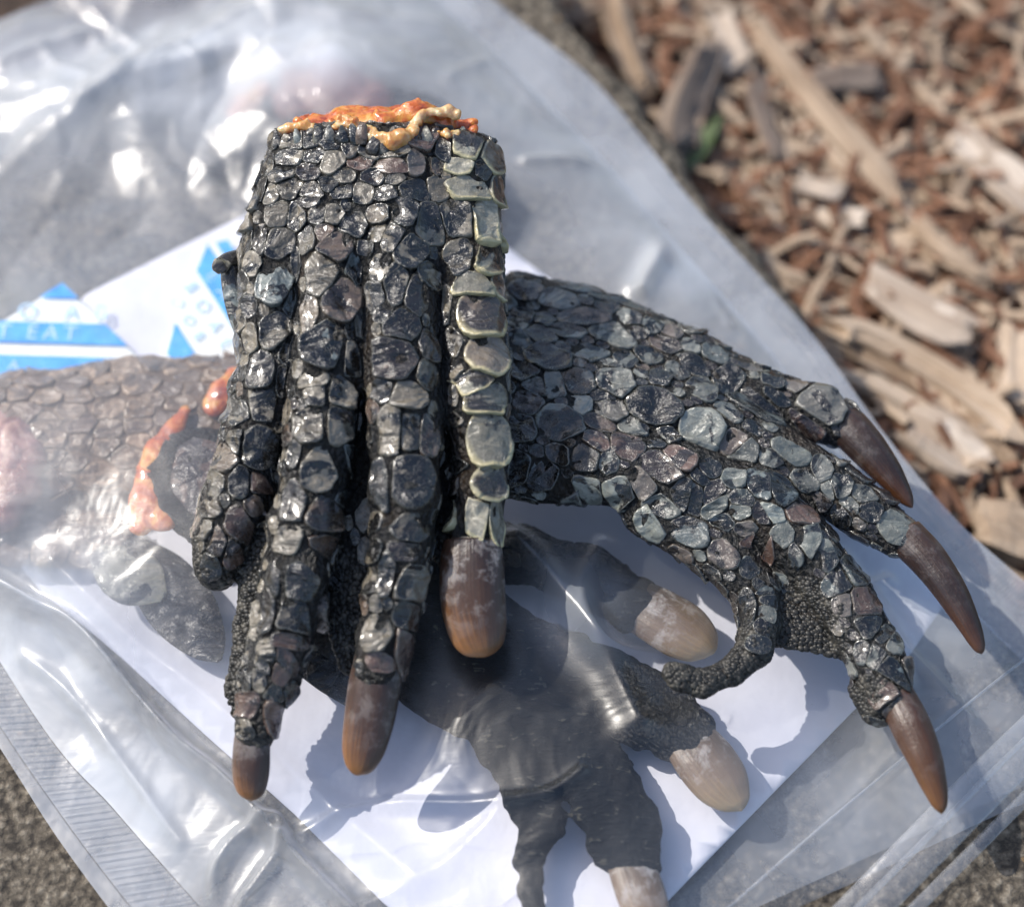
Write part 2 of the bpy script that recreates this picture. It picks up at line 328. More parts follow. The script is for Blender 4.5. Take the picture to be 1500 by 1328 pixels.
def mulch():
    big = [
        ('wood_splinter', 'long pale split stick slanting down through the middle of the mulch', 'stick', (1080, 5), (1338, 318), 40, 'tan', .02, .5),
        ('wood_splinter', 'short pale stick bending right below the broken end of the long split stick', 'stick', (1338, 318), (1460, 425), 32, 'tan', .07, .6),
        ('bark_strip', 'topmost of the three parallel tan bark strips curving beside the bag edge', 'bark', (1195, 455), (1515, 640), 34, 'tan', -.09, .6),
        ('bark_strip', 'middle of the three parallel tan bark strips curving beside the bag edge', 'bark', (1200, 487), (1500, 668), 32, 'tan', -.10, .6),
        ('bark_strip', 'lowest of the three parallel tan bark strips curving beside the bag edge', 'bark', (1222, 530), (1465, 690), 30, 'tan', -.11, .6),
        ('wood_chip', 'broad flat whitish wood chip above the grooved bark strips', 'wood chip', (1258, 405), (1435, 500), 62, 'pinkwood', .03, .2),
        ('wood_chip', 'large cream wood slab at the right edge of the mulch', 'wood chip', (1395, 185), (1540, 320), 66, 'pinkwood', 0, .25),
        ('twig', 'thick dark brown twig standing near the slab edge', 'twig', (1040, 60), (985, 240), 62, 'greywood', .04, .8),
        ('wood_splinter', 'thin tan stick beside the thick dark twig', 'stick', (890, -10), (945, 150), 40, 'tan', .02, .6),
        ('wood_chip', 'pale cream chip leaning on the top of the long split stick', 'wood chip', (1045, 0), (1085, 110), 44, 'pinkwood', .02, .3),
        ('wood_chip', 'greyish flat chip under the middle of the long split stick', 'wood chip', (1180, 120), (1300, 110), 46, 'greywood', .02, .4),
        ('wood_chip', 'small bright cream chip between the red brown shreds near the bag', 'wood chip', (1165, 262), (1235, 285), 32, 'pinkwood', .02, .4),
        ('wood_chip', 'tan chip rising at the far right beside the grooved bark', 'wood chip', (1480, 470), (1490, 600), 42, 'tan', .02, .5),
        ('wood_chip', 'wide greyish beige chip below the curved bark strips', 'wood chip', (1320, 610), (1450, 690), 70, 'pinkwood', .02, .3),
        ('wood_chip', 'flat pinkish tan chip at the right edge just above the bag', 'wood chip', (1420, 765), (1540, 800), 75, 'tan', .02, .4),
        ('wood_splinter', 'brown splinter with a forked end left of the long stick', 'stick', (1100, 110), (1140, 240), 30, 'greywood', .03, .6),
    ]
    for i, (nm, lb, ct, a, b, wpx, mt, bd, th) in enumerate(big):
        stick(nm, lb, ct, a, b, wpx, -2.25 + .1 * (i % 3), MT[mt], bd, th, seed=100 + i)
    leaf = U(np.array(1030.), np.array(215.), -2.2)
    v = []; f = []
    for i in range(9):
        t = i / 8; ww = .16 * math.sin(math.pi * min(1, t * .9 + .08)); x = .25 * (t - .5); y = 1.3 * (t - .5)
        v += [(x - ww, y, .25 * t), (x, y, .2 * t - .04), (x + ww, y, .25 * t)]
        if i: b = 3 * i; f += [(b - 3, b - 2, b + 1, b), (b - 2, b - 1, b + 2, b + 1)]
    lo = obj('leaf', mesh_from('leaf', v, f), MT['leaf'], label='small green leaf blade sticking out of the mulch near the slab', category='leaf'); lo.location = leaf
    lo.rotation_euler = (0, 0, -.35)
    md = lo.modifiers.new('thick', 'SOLIDIFY'); md.thickness = .02
    kinds = {'red': ('shredded red brown wood chip in the mulch', 'red brown chips in the mulch'), 'tan': ('small tan wood chip in the mulch', 'tan chips in the mulch'),
             'greywood': ('small weathered grey brown wood chip in the mulch', 'weathered chips in the mulch'), 'pinkwood': ('small pale cream wood chip in the mulch', 'pale chips in the mulch')}
    protos = {k: [obj('wood_chip', chip_mesh(1, (.11, .20, .08, .24, .15, .06)[j], .06, 500 + 10 * j + 70 * len(k), (.0, .08, -.06, .15)[j % 4], 6), MT[k]) for j in range(6)] for k in kinds}
    used = {k: [False] * 6 for k in kinds}
    r = np.random.default_rng(11); n = 0; tries = 0
    while n < 285 and tries < 6000:
        tries += 1
        px, py = r.uniform(780, 1540), r.uniform(-60, 900)
        p = U(np.array(px), np.array(py), -2.5)
        q = p[:2] - SC0
        if q @ SN > -.25 and q @ SD > -.2: continue
        k = r.choice(list(kinds), p=[.33, .30, .20, .17]); j = int(r.integers(6))
        if not used[k][j]: o = protos[k][j]; used[k][j] = True
        else: o = protos[k][j].copy(); COL.objects.link(o)
        s = r.uniform(.7, 1.9) * (1 if r.random() > .12 else 1.7)
        o.scale = (s, s * r.uniform(.7, 1.5) ** .5 * .9, s * r.uniform(.6, 1.2))
        o.location = (p[0], p[1], r.uniform(-3.25, -2.4)); o.rotation_euler = (r.uniform(-.6, .6), r.uniform(-.4, .4), r.normal(-.9, .9))
        o['label'], o['group'] = kinds[k]; o['category'] = 'wood chip'; n += 1
    for k in kinds:
        for j in range(6):
            if not used[k][j]: bpy.data.objects.remove(protos[k][j])
    for nm, mt, cnt, lb in (('wood_shreds', 'red', 3200, 'fine red brown wood shreds covering the bed beside the slab'), ('wood_fibres', 'tan', 2700, 'fine tan wood fibres strewn over the red brown shreds')):
        V = []; F = []; b = 0
        base = chip_mesh(1, .13, .05, 77 + cnt, .06, 3, 0, 6); bv = np.array([x.co[:] for x in base.vertices]); bf = [tuple(p.vertices) for p in base.polygons]
        for i in range(cnt):
            px, py = r.uniform(760, 1620), r.uniform(-140, 960)
            p = U(np.array(px), np.array(py), -3.0); q = p[:2] - SC0
            if q @ SN > -.1 and q @ SD > -.1: continue
            s = r.uniform(.5, 1.5); a = r.normal(-.9, 1.0); c_, s_ = math.cos(a), math.sin(a); e = r.uniform(-.5, .5)
            vv = bv * s; vv = np.stack([vv[:, 0] * c_ - vv[:, 1] * s_, vv[:, 0] * s_ + vv[:, 1] * c_, vv[:, 2] + vv[:, 0] * e], 1)
            V.append(vv + [p[0], p[1], r.uniform(-3.3, -2.2)]); F += [tuple(b + x for x in f_) for f_ in bf]; b += len(bv)
        obj(nm, mesh_from(nm, np.concatenate(V), F, False), MT[mt], kind='stuff', label=lb)
mulch()

# ------------------------------------------------------------------ implicit bodies
class Body:
    """one continuous skin from blended tapered limbs (signed distance on a grid, meshed by surface nets)"""
    def __init__(s, fr, chains, cell=.05, pad=.35, cut=None, k=.16, rough=.05, seed=0, rf=1.9):
        s.fr = fr; prims = []
        for ch in chains:
            pts = ch['p']; f = ch.get('f', 1.0); kk = ch.get('k', k)
            P = [(fr.uv(float(a), float(b), h), r * fr.s) for a, b, h, r in pts]
            if len(P) == 1: P = P * 2
            for (a, ra), (b, rb) in zip(P[:-1], P[1:]): prims.append((a, ra, b, rb, f, kk))
        lo = np.min([np.minimum(a - ra, b - rb) for a, ra, b, rb, f, kk in prims], 0) - pad
        hi = np.max([np.maximum(a + ra, b + rb) for a, ra, b, rb, f, kk in prims], 0) + pad
        s.lo = lo; s.c = cell; n = np.ceil((hi - lo) / cell).astype(int) + 1; s.n = n
        ax = [lo[i] + cell * np.arange(n[i], dtype=np.float32) for i in range(3)]
        X, Y, Z = np.meshgrid(*[a.astype(np.float32) for a in ax], indexing='ij')
        D = np.full(tuple(n), 1e3, np.float32)
        for a, ra, b, rb, f, kk in prims:
            R = max(ra, rb) + 2.5 * kk + .25
            i0 = np.clip(np.floor((np.minimum(a, b) - R - lo) / cell).astype(int), 0, n - 1); i1 = np.clip(np.ceil((np.maximum(a, b) + R - lo) / cell).astype(int) + 1, 1, n)
            sl_ = tuple(slice(i0[q], i1[q]) for q in range(3))
            x, y, z = X[sl_] - a[0], Y[sl_] - a[1], Z[sl_]
            d = b - a; L2 = max(d[0] ** 2 + d[1] ** 2, 1e-9)
            t = np.clip((x * d[0] + y * d[1]) / L2, 0, 1)
            dz = (z - (a[2] + t * d[2])) / f
            q = np.sqrt((x - t * d[0]) ** 2 + (y - t * d[1]) ** 2 + dz * dz) - (ra + t * (rb - ra))
            o = D[sl_]; h = np.clip(.5 + .5 * (o - q) / kk, 0, 1)
            D[sl_] = np.where(o > 100, q, o * (1 - h) + q * h - kk * h * (1 - h))
        if cut:
            p0 = fr.uv(float(cut[0]), float(cut[1]), 0); nn = np.array(cut[2], float); nn /= np.linalg.norm(nn)
            q = (X - p0[0]) * nn[0] + (Y - p0[1]) * nn[1] + (Z - p0[2]) * nn[2]
            kk = .12; h = np.clip(.5 - .5 * (D - q) / kk, 0, 1); D = D * (1 - h) + q * h + kk * h * (1 - h)
        if rough:
            D += (fbm(np.stack([X, Y, Z], -1) * rf + seed * 9, 2 if np.ndim(rf) == 0 else 3) - .5).astype(np.float32) * rough * 2
        s.D = D.astype(np.float32); s.G = np.gradient(s.D, cell); s.mesh()
    def _tri(s, A, p):
        q = (p - s.lo) / s.c; q = np.clip(q, 0, s.n - 1.001); i = np.floor(q).astype(int); f = q - i; r = 0
        for a in (0, 1):
            for b in (0, 1):
                for c in (0, 1):
                    wgt = (f[:, 0] if a else 1 - f[:, 0]) * (f[:, 1] if b else 1 - f[:, 1]) * (f[:, 2] if c else 1 - f[:, 2])
                    r = r + wgt * A[i[:, 0] + a, i[:, 1] + b, i[:, 2] + c]
        return r
    def sdf(s, p): return s._tri(s.D, p)
    def grad(s, p): return np.stack([s._tri(gx, p) for gx in s.G], 1)
    def nrm(s, p):
        g_ = s.grad(p); return g_ / np.maximum(np.linalg.norm(g_, axis=1, keepdims=True), 1e-6)
    def proj(s, p, it=4):
        for _ in range(it):
            g_ = s.grad(p); gg = np.maximum((g_ * g_).sum(1), .15); st = s.sdf(p) / gg
            p = p - np.clip(st, -.3, .3)[:, None] * g_
        return p
    def mesh(s):
        d, c = s.D, s.c; S = d < 0; n = s.n - 1
        cnt = np.zeros(tuple(n), np.int8)
        for a in (0, 1):
            for b in (0, 1):
                for e in (0, 1): cnt += S[a:n[0] + a, b:n[1] + b, e:n[2] + e]
        mk = (cnt > 0) & (cnt < 8); ci = np.argwhere(mk); idx = np.full(tuple(n), -1, np.int64); idx[mk] = np.arange(len(ci))
        acc = np.zeros((len(ci), 3)); num = np.zeros(len(ci))
        for ax in range(3):
            o1, o2 = [q for q in range(3) if q != ax]
            for a in (0, 1):
                for b in (0, 1):
                    k0 = np.zeros(3, int); k0[o1] = a; k0[o2] = b; k1 = k0.copy(); k1[ax] = 1
                    v0 = d[tuple((ci + k0).T)]; v1 = d[tuple((ci + k1).T)]; cr = (v0 < 0) != (v1 < 0)
                    t = np.where(cr, v0 / np.where(cr, v0 - v1, 1), 0)
                    pt = np.repeat(k0[None], len(ci), 0).astype(float); pt[:, ax] += t
                    acc += pt * cr[:, None]; num += cr
        s.v = s.lo + c * (ci + acc / num[:, None])
        F = []
        for ax in range(3):
            o1, o2 = (ax + 1) % 3, (ax + 2) % 3
            A = S; sl0 = [slice(None)] * 3; sl1 = [slice(None)] * 3; sl0[ax] = slice(0, -1); sl1[ax] = slice(1, None)
            cr = A[tuple(sl0)] != A[tuple(sl1)]; e = np.argwhere(cr)
            e = e[(e[:, o1] > 0) & (e[:, o2] > 0) & (e[:, o1] < n[o1]) & (e[:, o2] < n[o2])]
            ins = A[tuple(e.T)]
            def cell_(a, b):
                q = e.copy(); q[:, o1] += a; q[:, o2] += b; return idx[tuple(q.T)]
            q = np.stack([cell_(-1, -1), cell_(0, -1), cell_(0, 0), cell_(-1, 0)], 1)
            q[~ins] = q[~ins][:, ::-1]; F.append(q)
        s.f = np.concatenate(F); s.f = s.f[(s.f >= 0).all(1)]
        s.v = s.proj(s.v, 1); s.vn = s.nrm(s.v)
    def hit(s, px, py):
        """points where the sight lines of these photo pixels meet the body"""
        d = ray(px, py) @ s.fr.R; hs = np.linspace(s.lo[2] + s.c * (s.n[2] - 1), s.lo[2], 160)
        t = (hs[None] - s.fr.C[2]) / d[:, 2:3]; P = s.fr.C + d[:, None] * t[..., None]
        V = s.sdf(P.reshape(-1, 3)).reshape(len(d), -1)
        inb = ((P >= s.lo) & (P <= s.lo + s.c * (s.n - 1))).all(-1); V = np.where(inb, V, 5)
        neg = V < 0; first = np.where(neg.any(1), neg.argmax(1), V.argmin(1))
        return s.proj(P[np.arange(len(d)), first], 5), neg.any(1) | (V.min(1) < .15)

def ellipse_dir(A, B, dvec):
    return 1 / np.sqrt(((dvec @ A) / (A @ A)) ** 2 + ((dvec @ B) / (B @ B)) ** 2 + 1e-9)
def build_scales(body, seeds, root, mats, name='scale', limit=300, hfac=.19, N=26, gap=.012, tiny=None, distal=(0, 0)):
    """seeds: (point, A, B, kind) - A, B tangent half axes; each scale becomes a raised plate of its own"""
    P = np.array([q[0] for q in seeds]); n = len(P); NR = body.nrm(P); prof = [(1.0, -.30), (.975, .50), (.925, 1.05), (.83, .92), (.58, .66), (.28, .54)]
    allp, meta = [], []
    for i in range(n):
        A, B, kind = seeds[i][1], seeds[i][2], seeds[i][3]
        la, lb = np.linalg.norm(A), np.linalg.norm(B)
        ex, ey = A / la, B / lb
        th = np.linspace(0, 2 * np.pi, 28, endpoint=False); sp = 2.4 if kind[0] not in 'sp' else 4.5
        rr = (1.30 if kind[0] not in 'sp' else 1.12) / (np.abs(np.cos(th)) ** sp + np.abs(np.sin(th)) ** sp) ** (1 / sp)
        poly = np.stack([rr * np.cos(th), rr * np.sin(th)], 1)
        dd = P - P[i]; near = np.where((np.linalg.norm(dd, axis=1) < 2.4 * (max(la, lb) + .5)) & (NR @ NR[i] > .1))[0]
        Gm = np.array([[A @ A, A @ B], [A @ B, B @ B]]); Gi = np.linalg.inv(Gm + 1e-9 * np.eye(2))
        for j in near:
            if j == i: continue
            dv = dd[j] - NR[i] * (dd[j] @ NR[i]); dl = np.linalg.norm(dv)
            if dl < .02: continue
            u = dv / dl; ri = ellipse_dir(A, B, u); uj = dd[j] - NR[j] * (dd[j] @ NR[j]); uj = uj / max(np.linalg.norm(uj), 1e-6); rj = ellipse_dir(seeds[j][1], seeds[j][2], uj)
            if dl > ri * 1.4 + rj * 1.4: continue
            c = Gi @ np.array([dv @ A, dv @ B]); fr_ = ri / (ri + rj)
            nl = np.linalg.norm(c); cn = c / nl; lim = nl * fr_
            s_ = poly @ cn - lim; out = []
            if (s_ <= 0).all(): continue
            for a in range(len(poly)):
                b = (a + 1) % len(poly)
                if s_[a] <= 0: out.append(poly[a])
                if (s_[a] <= 0) != (s_[b] <= 0): out.append(poly[a] + (poly[b] - poly[a]) * (s_[a] / (s_[a] - s_[b])))
            if len(out) < 3: poly = None; break
            poly = np.array(out)
        if poly is None: continue
        cen = poly.mean(0); q = poly - cen
        ang = np.arctan2(q[:, 1], q[:, 0]); rad = np.hypot(q[:, 0], q[:, 1]); o = np.argsort(ang); ang, rad = ang[o], rad[o]
        tt = np.linspace(-np.pi, np.pi, N, endpoint=False) + .01
        # exact polygon radius along each direction
        pr = q[o]; nx = np.roll(pr, -1, 0); R = np.full(N, 1e9)
        dx, dy = np.cos(tt), np.sin(tt)
        for a in range(len(pr)):
            e = nx[a] - pr[a]; den = dx * e[1] - dy * e[0]
            with np.errstate(divide='ignore', invalid='ignore'):
                tR = (pr[a][0] * e[1] - pr[a][1] * e[0]) / den; sg = (pr[a][0] * dy - pr[a][1] * dx) / den
            ok = (tR > 0) & (sg >= -1e-6) & (sg <= 1 + 1e-6); R = np.where(ok & (tR < R), tR, R)
        R = np.where(R > 1e8, np.interp(tt, ang, rad, period=2 * np.pi), R)
        R = .9 * R + .05 * (np.roll(R, 1) + np.roll(R, -1))
        rs = np.random.default_rng(1000 + i)
        R *= 1 + .022 * rs.standard_normal(N)
        size = min(la, lb) * R.mean(); R = R * (1.03 if distal != (0, 0) else max(.8, 1 - gap))
        H = hfac * size * rs.uniform(.75, 1.3); H = min(H, .17)
        tilt = rs.normal(0, .38, 2) + np.array(distal) * rs.uniform(.5, 1.3); cr2 = rs.uniform(0, np.pi); ck2 = rs.uniform(-.7, .7); cr = rs.uniform(0, np.pi); ck = rs.uniform(-1.1, .9); con = rs.uniform(-.5, .95)
        if kind[0] == 'p': tilt = np.array([rs.normal(0, .25), -1.0]); H *= 1.0; R = np.minimum(R * (1.08 + .03 * rs.standard_normal(N)), 1.22)
        if kind[0] == 't': tilt = np.array([-.85, .1])
        pts = []; cvs = []; hs = []
        for t, hh in prof:
            u = cen[0] + t * R * np.cos(tt); v_ = cen[1] + t * R * np.sin(tt); pts.append(np.stack([u, v_], 1))
            cz = np.abs((u - cen[0]) * np.sin(cr) - (v_ - cen[1]) * np.cos(cr)); cz2 = np.abs((u - cen[0] - .25 * np.cos(cr)) * np.sin(cr2) - (v_ - cen[1]) * np.cos(cr2))
            lump = vnoise(np.stack([u * 2.2 + i * 3.1, v_ * 2.2, u * 0 + i * 1.7], 1)) - .5
            hv = hh + (t < .99) * (tilt[0] * u + tilt[1] * v_ + (ck * (cz - .3) + ck2 * (cz2 - .3)) * (1 - t * .45) + con * (.7 - t) * (t < .9) + 1.3 * lump * (1 if t < .94 else .5))
            hs.append(H * np.where((t > .99) & ~((kind[0] == 'p') & (v_ < cen[1])), np.minimum(-.5, -.3 + .8 * (tilt[0] * u + tilt[1] * v_)), hv + (.35 if kind[0] == 'p' and t > .9 else 0) * (v_ < cen[1]))); cvs.append(np.stack([np.full(N, t), np.cos(tt), .5 + .5 * np.sin(tt)], 1))
        pts.append(cen[None]); hs.append(np.array([H * (.52 + con * .7 - ck * .3)])); cvs.append(np.array([[0, 0, 0]]))
        uvp = np.concatenate(pts); allp.append(P[i] + uvp[:, :1] * A + uvp[:, 1:] * B)
        meta.append((i, np.concatenate(hs), np.concatenate(cvs), kind, size))
    if not allp: return 0
    K = len(allp[0]); Q = body.proj(np.concatenate(allp), 4); Q = Q + body.nrm(Q) * np.concatenate([m_[1] for m_ in meta])[:, None]
    nr = len(prof); F = []
    for a in range(nr - 1):
        for k in range(N): F.append((a * N + k, a * N + (k + 1) % N, (a + 1) * N + (k + 1) % N, (a + 1) * N + k))
    for k in range(N): F.append(((nr - 1) * N + k, (nr - 1) * N + (k + 1) % N, nr * N))
    order = sorted(range(len(meta)), key=lambda a: -meta[a][4]); keep = set(order[:limit]); SV = []; SF = []; SA = []; b = 0
    for a, (i, hs, cv, kind, size) in enumerate(meta):
        v = Q[a * K:(a + 1) * K]
        # orientation check
        nn = np.cross(v[N * 2 + 3] - v[K - 1], v[N * 2 + 8] - v[K - 1]); flip = nn @ NR[i] < 0
        ff = [tuple(reversed(x)) for x in F] if flip else F
        if a in keep:
            c = v.mean(0); me = mesh_from(name, v - c, ff, True, {'cv': cv}); o = obj(name, me, mats.get(kind[0], mats['*']), root); o.location = c
        else:
            SV.append(v); SF += [tuple(b + x for x in q) for q in ff]; SA.append(cv); b += K
    if SV: obj('small_scales', mesh_from('small_scales', np.concatenate(SV), SF, True, {'cv': np.concatenate(SA)}), tiny or mats['*'], root, kind='stuff')
    return len(meta)
def px_seeds(body, L, x0, y0, k, side=.34):
    """(x, y, rx, ry[, angle][, kind]) measured in an enlarged crop -> points and tangent axes on the body"""
    px = np.array([x0 + q[0] / k for q in L]); py = np.array([y0 + q[1] / k for q in L]); P, ok = body.hit(px, py); NR = body.nrm(P); out = []
    s = body.fr.s
    for i, q in enumerate(L):
        if not ok[i]: continue
        ang = 0.0; kind = '*'
        for e in q[4:]:
            if isinstance(e, str): kind = e
            else: ang = math.radians(e)
        rx, ry = q[2] / k * s, q[3] / k * s; n = NR[i]; nz = max(n[2], side)
        d1 = np.array([math.cos(ang), -math.sin(ang), 0]); d2 = np.array([math.sin(ang), math.cos(ang), 0])
        A = d1 * rx; B = d2 * ry
        A[2] = -(n[:2] @ A[:2]) / nz; B[2] = -(n[:2] @ B[:2]) / nz
        A -= n * (A @ n); B -= n * (B @ n)
        out.append((P[i], A, B, kind))
    return out
def fill_seeds(body, seeds, r, aspect, dirf, nzmin=-.2, pack=.86, where=None, kind='*', maxn=400, seed=3):
    rs = np.random.default_rng(seed); m = body.vn[:, 2] > nzmin
    if where is not None: m &= where(body.v, body.vn)
    cand = np.where(m)[0]; rs.shuffle(cand); S = [q[0] for q in seeds]; AB = [(q[1], q[2]) for q in seeds]; out = []
    S = np.array(S).reshape(-1, 3); RR = np.array([math.sqrt(np.linalg.norm(a) * np.linalg.norm(b)) for a, b in AB]); Amat = [a for a, b in AB]; Bmat = [b for a, b in AB]
    A_ = np.array(Amat).reshape(-1, 3); B_ = np.array(Bmat).reshape(-1, 3)
    for ci in cand[:9000]:
        p = body.v[ci]; n = body.vn[ci]; ra = r * rs.uniform(.8, 1.25); d = dirf(p); d = d - n * (d @ n); d /= max(np.linalg.norm(d), 1e-6)
        e = np.cross(n, d); A = d * ra * aspect; B = e * ra
        if len(S):
            dv = S - p; dl = np.linalg.norm(dv, axis=1) + 1e-6; u = dv / dl[:, None]
            rn = 1 / np.sqrt(((u @ A) / (A @ A)) ** 2 + ((u @ B) / (B @ B)) ** 2 + 1e-6)
            rj = 1 / np.sqrt(((u * A_).sum(1) / (A_ * A_).sum(1)) ** 2 + ((u * B_).sum(1) / (B_ * B_).sum(1)) ** 2 + 1e-6)
            rn = np.minimum(rn, ra * aspect * 1.2); rj = np.minimum(rj, RR * 2.2)
            if (dl < pack * (rn + rj)).any(): continue
        S = np.vstack([S, p]); A_ = np.vstack([A_, A]); B_ = np.vstack([B_, B]); RR = np.append(RR, ra * math.sqrt(aspect))
        out.append((p, A, B, kind))
        if len(out) >= maxn: break
    return out
def granules(body, root, where, n, r, m, seed=5, name='granules'):
    rs = np.random.default_rng(seed); c = np.where(where(body.v, body.vn))[0]
    if not len(c): return
    c = rs.choice(c, min(n, len(c)), replace=False); P = body.v[c] + rs.normal(0, body.c * .3, (len(c), 3)); P = body.proj(P, 2); NR = body.nrm(P)
    a = np.cross(NR, [0.3, 1, .2]); a /= np.linalg.norm(a, axis=1, keepdims=True); b = np.cross(NR, a)
    rr = (r * rs.uniform(.45, 1.7, len(c)))[:, None, None]; th = np.linspace(0, 2 * np.pi, 7)[:-1]
    ring = lambda q, h: P[:, None] + rr * (q * (np.cos(th)[None, :, None] * a[:, None] * 1.25 + np.sin(th)[None, :, None] * b[:, None]) + h * NR[:, None])
    V = np.concatenate([ring(1.05, -.3), ring(.78, .30), P[:, None] + rr * .42 * NR[:, None]], 1); K = 13; f4 = []; f3 = []
    base = (np.arange(len(c)) * K)[:, None]
    for k in range(6):
        f4.append(base + np.array([k, (k + 1) % 6, 6 + (k + 1) % 6, 6 + k])); f3.append(base + np.array([6 + k, 6 + (k + 1) % 6, 12]))
    F = np.concatenate(f4).tolist() + np.concatenate(f3).tolist()
    obj(name, mesh_from(name, V.reshape(-1, 3), F), m, root, kind='stuff')
def catmull(P, n):
    P = np.asarray(P, float); t = np.linspace(0, len(P) - 1, n); out = []
    for q in t:
        i = min(int(q), len(P) - 2); f = q - i; p0, p1, p2, p3 = P[max(i - 1, 0)], P[i], P[i + 1], P[min(i + 2, len(P) - 1)]
        out.append(.5 * ((2 * p1) + (p2 - p0) * f + (2 * p0 - 5 * p1 + 4 * p2 - p3) * f * f + (3 * p1 - p0 - 3 * p2 + p3) * f ** 3))
    return np.array(out)
CAPS = []
def sweep(name, fr, pts, f, m, root, n=34, ns=32, power=2.0, rough=.02, **k):
    """tapered horn or strap along photo points (px, py, height, half width px)"""
    Q = np.array([np.append(fr.uv(float(a), float(b), h), r * fr.s) for a, b, h, r in pts]); C = catmull(Q, n); c = C[:, :3]; r = np.maximum(C[:, 3], .002)
    T = np.gradient(c, axis=0); T /= np.linalg.norm(T, axis=1, keepdims=True); S = np.cross(T, [0, 0, 1.0]); S /= np.linalg.norm(S, axis=1, keepdims=True); Uv = np.cross(S, T)
    th = np.linspace(0, 2 * np.pi, ns, endpoint=False); e = 2 / power
    cs = np.sign(np.cos(th)) * np.abs(np.cos(th)) ** e; sn = np.sign(np.sin(th)) * np.abs(np.sin(th)) ** e
    fz = np.asarray(f) if np.ndim(f) else f
    V = c[:, None] + r[:, None, None] * (cs[None, :, None] * S[:, None] + sn[None, :, None] * fz * Uv[:, None])
    gr = 1 + .018 * np.sin(np.linspace(0, 2 * np.pi, ns, endpoint=False) * 7 + 1.3)[None, :, None]; V = c[:, None] + (V - c[:, None]) * gr
    V = V + ((fbm(V * 3.0 + 5, 2) - .5) * rough * 2)[..., None] * Uv[:, None]
    tt = np.linspace(0, 1, n); cv = np.stack([np.repeat(tt, ns), np.tile(np.cos(th), n), np.tile(np.sin(th), n)], 1)
    I = np.arange(n * ns).reshape(n, ns); F = np.stack([I[:-1], np.roll(I[:-1], -1, 1), np.roll(I[1:], -1, 1), I[1:]], -1).reshape(-1, 4)[:, ::-1].tolist()
    F += [tuple(I[0]), tuple(I[-1][::-1])]
    V = V.reshape(-1, 3)
    o = obj(name, mesh_from(name, V, F, True, {'cv': cv}), m, root, **k); o['_w'] = 0; del o['_w']
    CAPS.append((o, fr.world(V))); return o
def blob(name, fr, L, m, root, cell=.05, k=.10, rough=.05, seed=1, cut=None, rf=1.9, **kw):
    b = Body(fr, [dict(p=p, f=f) for p, f in L], cell, .25, cut, k, rough, seed, rf); o = obj(name, mesh_from(name, b.v, b.f), m, root, **kw); return b, o

# ------------------------------------------------------------------ front foot (on top, standing on its claws)
FF = Frame(550, 650, 3.12, 16)
front = thing('reptile_paw', 'blackish scaly reptile paw lying on top, toes pointing down, orange flesh at its cut wrist', 'reptile paw', FF, 'dried reptile paws')
R1 = [(442, 225, -.10, 52), (418, 330, -.14, 58), (408, 430, -.15, 58), (398, 540, -.22, 52), (372, 640, -.32, 50), (345, 740, -.45, 50), (322, 810, -.58, 40), (318, 838, -.64, 28)]
R2 = [(500, 220, .0, 60), (492, 380, .05, 60), (482, 520, .08, 55), (468, 650, .05, 52), (448, 770, -.05, 52), (425, 880, -.2, 50), (402, 970, -.36, 44), (378, 1050, -.52, 32), (372, 1072, -.58, 26)]
R3 = [(580, 220, .05, 62), (585, 380, .12, 60), (588, 520, .16, 56), (596, 650, .14, 54), (592, 760, .05, 50), (582, 850, -.08, 45), (566, 930, -.26, 40), (552, 978, -.38, 36)]
R4 = [(672, 235, -.10, 62), (682, 380, -.06, 52), (694, 500, -.02, 48), (698, 600, -.05, 46), (703, 690, -.12, 42), (700, 760, -.22, 36), (695, 800, -.30, 38)]
def bony(R, a0, seed, am=.07):
    q = np.random.default_rng(seed); return [(a, b, h + (.03 * math.sin(i * 2.2 + seed) if i >= a0 else 0), r * ((1 + am * math.sin(i * 2.6 + seed) - .05) if i >= a0 else 1)) for i, (a, b, h, r) in enumerate(R)]
def dense(R, k=3):
    C = catmull(np.array(R, float), (len(R) - 1) * k + 1); return [tuple(x) for x in C]
R1, R2, R3, R4 = bony(dense(R1), 6, 1), bony(dense(R2), 9, 2), bony(dense(R3), 9, 4), bony(dense(R4), 9, 5, .05)
SLABS = [dict(p=[(556, 222, .10, 148), (553, 300, .06, 168), (550, 420, -.24, 172), (545, 560, -.45, 130)], f=.34),
         dict(p=[(452, 640, -.50, 90), (420, 820, -.60, 72), (385, 930, -.66, 42), (358, 1010, -.72, 26), (352, 1045, -.76, 14)], f=.35),
         dict(p=[(560, 640, -.45, 90), (540, 800, -.52, 62), (515, 900, -.62, 34), (512, 970, -.62, 20)], f=.4), dict(p=[(640, 620, -.4, 70), (648, 760, -.5, 32), (655, 815, -.5, 20)], f=.4)]
FB = Body(FF, [dict(p=R1, k=.10), dict(p=R2, k=.09), dict(p=R3, k=.09), dict(p=R4, k=.09)] + [dict(k=.14, **q) for q in SLABS], .048, .4, (550, 196, (0.03, 1, .05)), rough=.06, seed=1)
obj('skin', mesh_from('skin', FB.v, FB.f), MT['skin'], front); CAPS.append((None, FF.world(FB.v)))
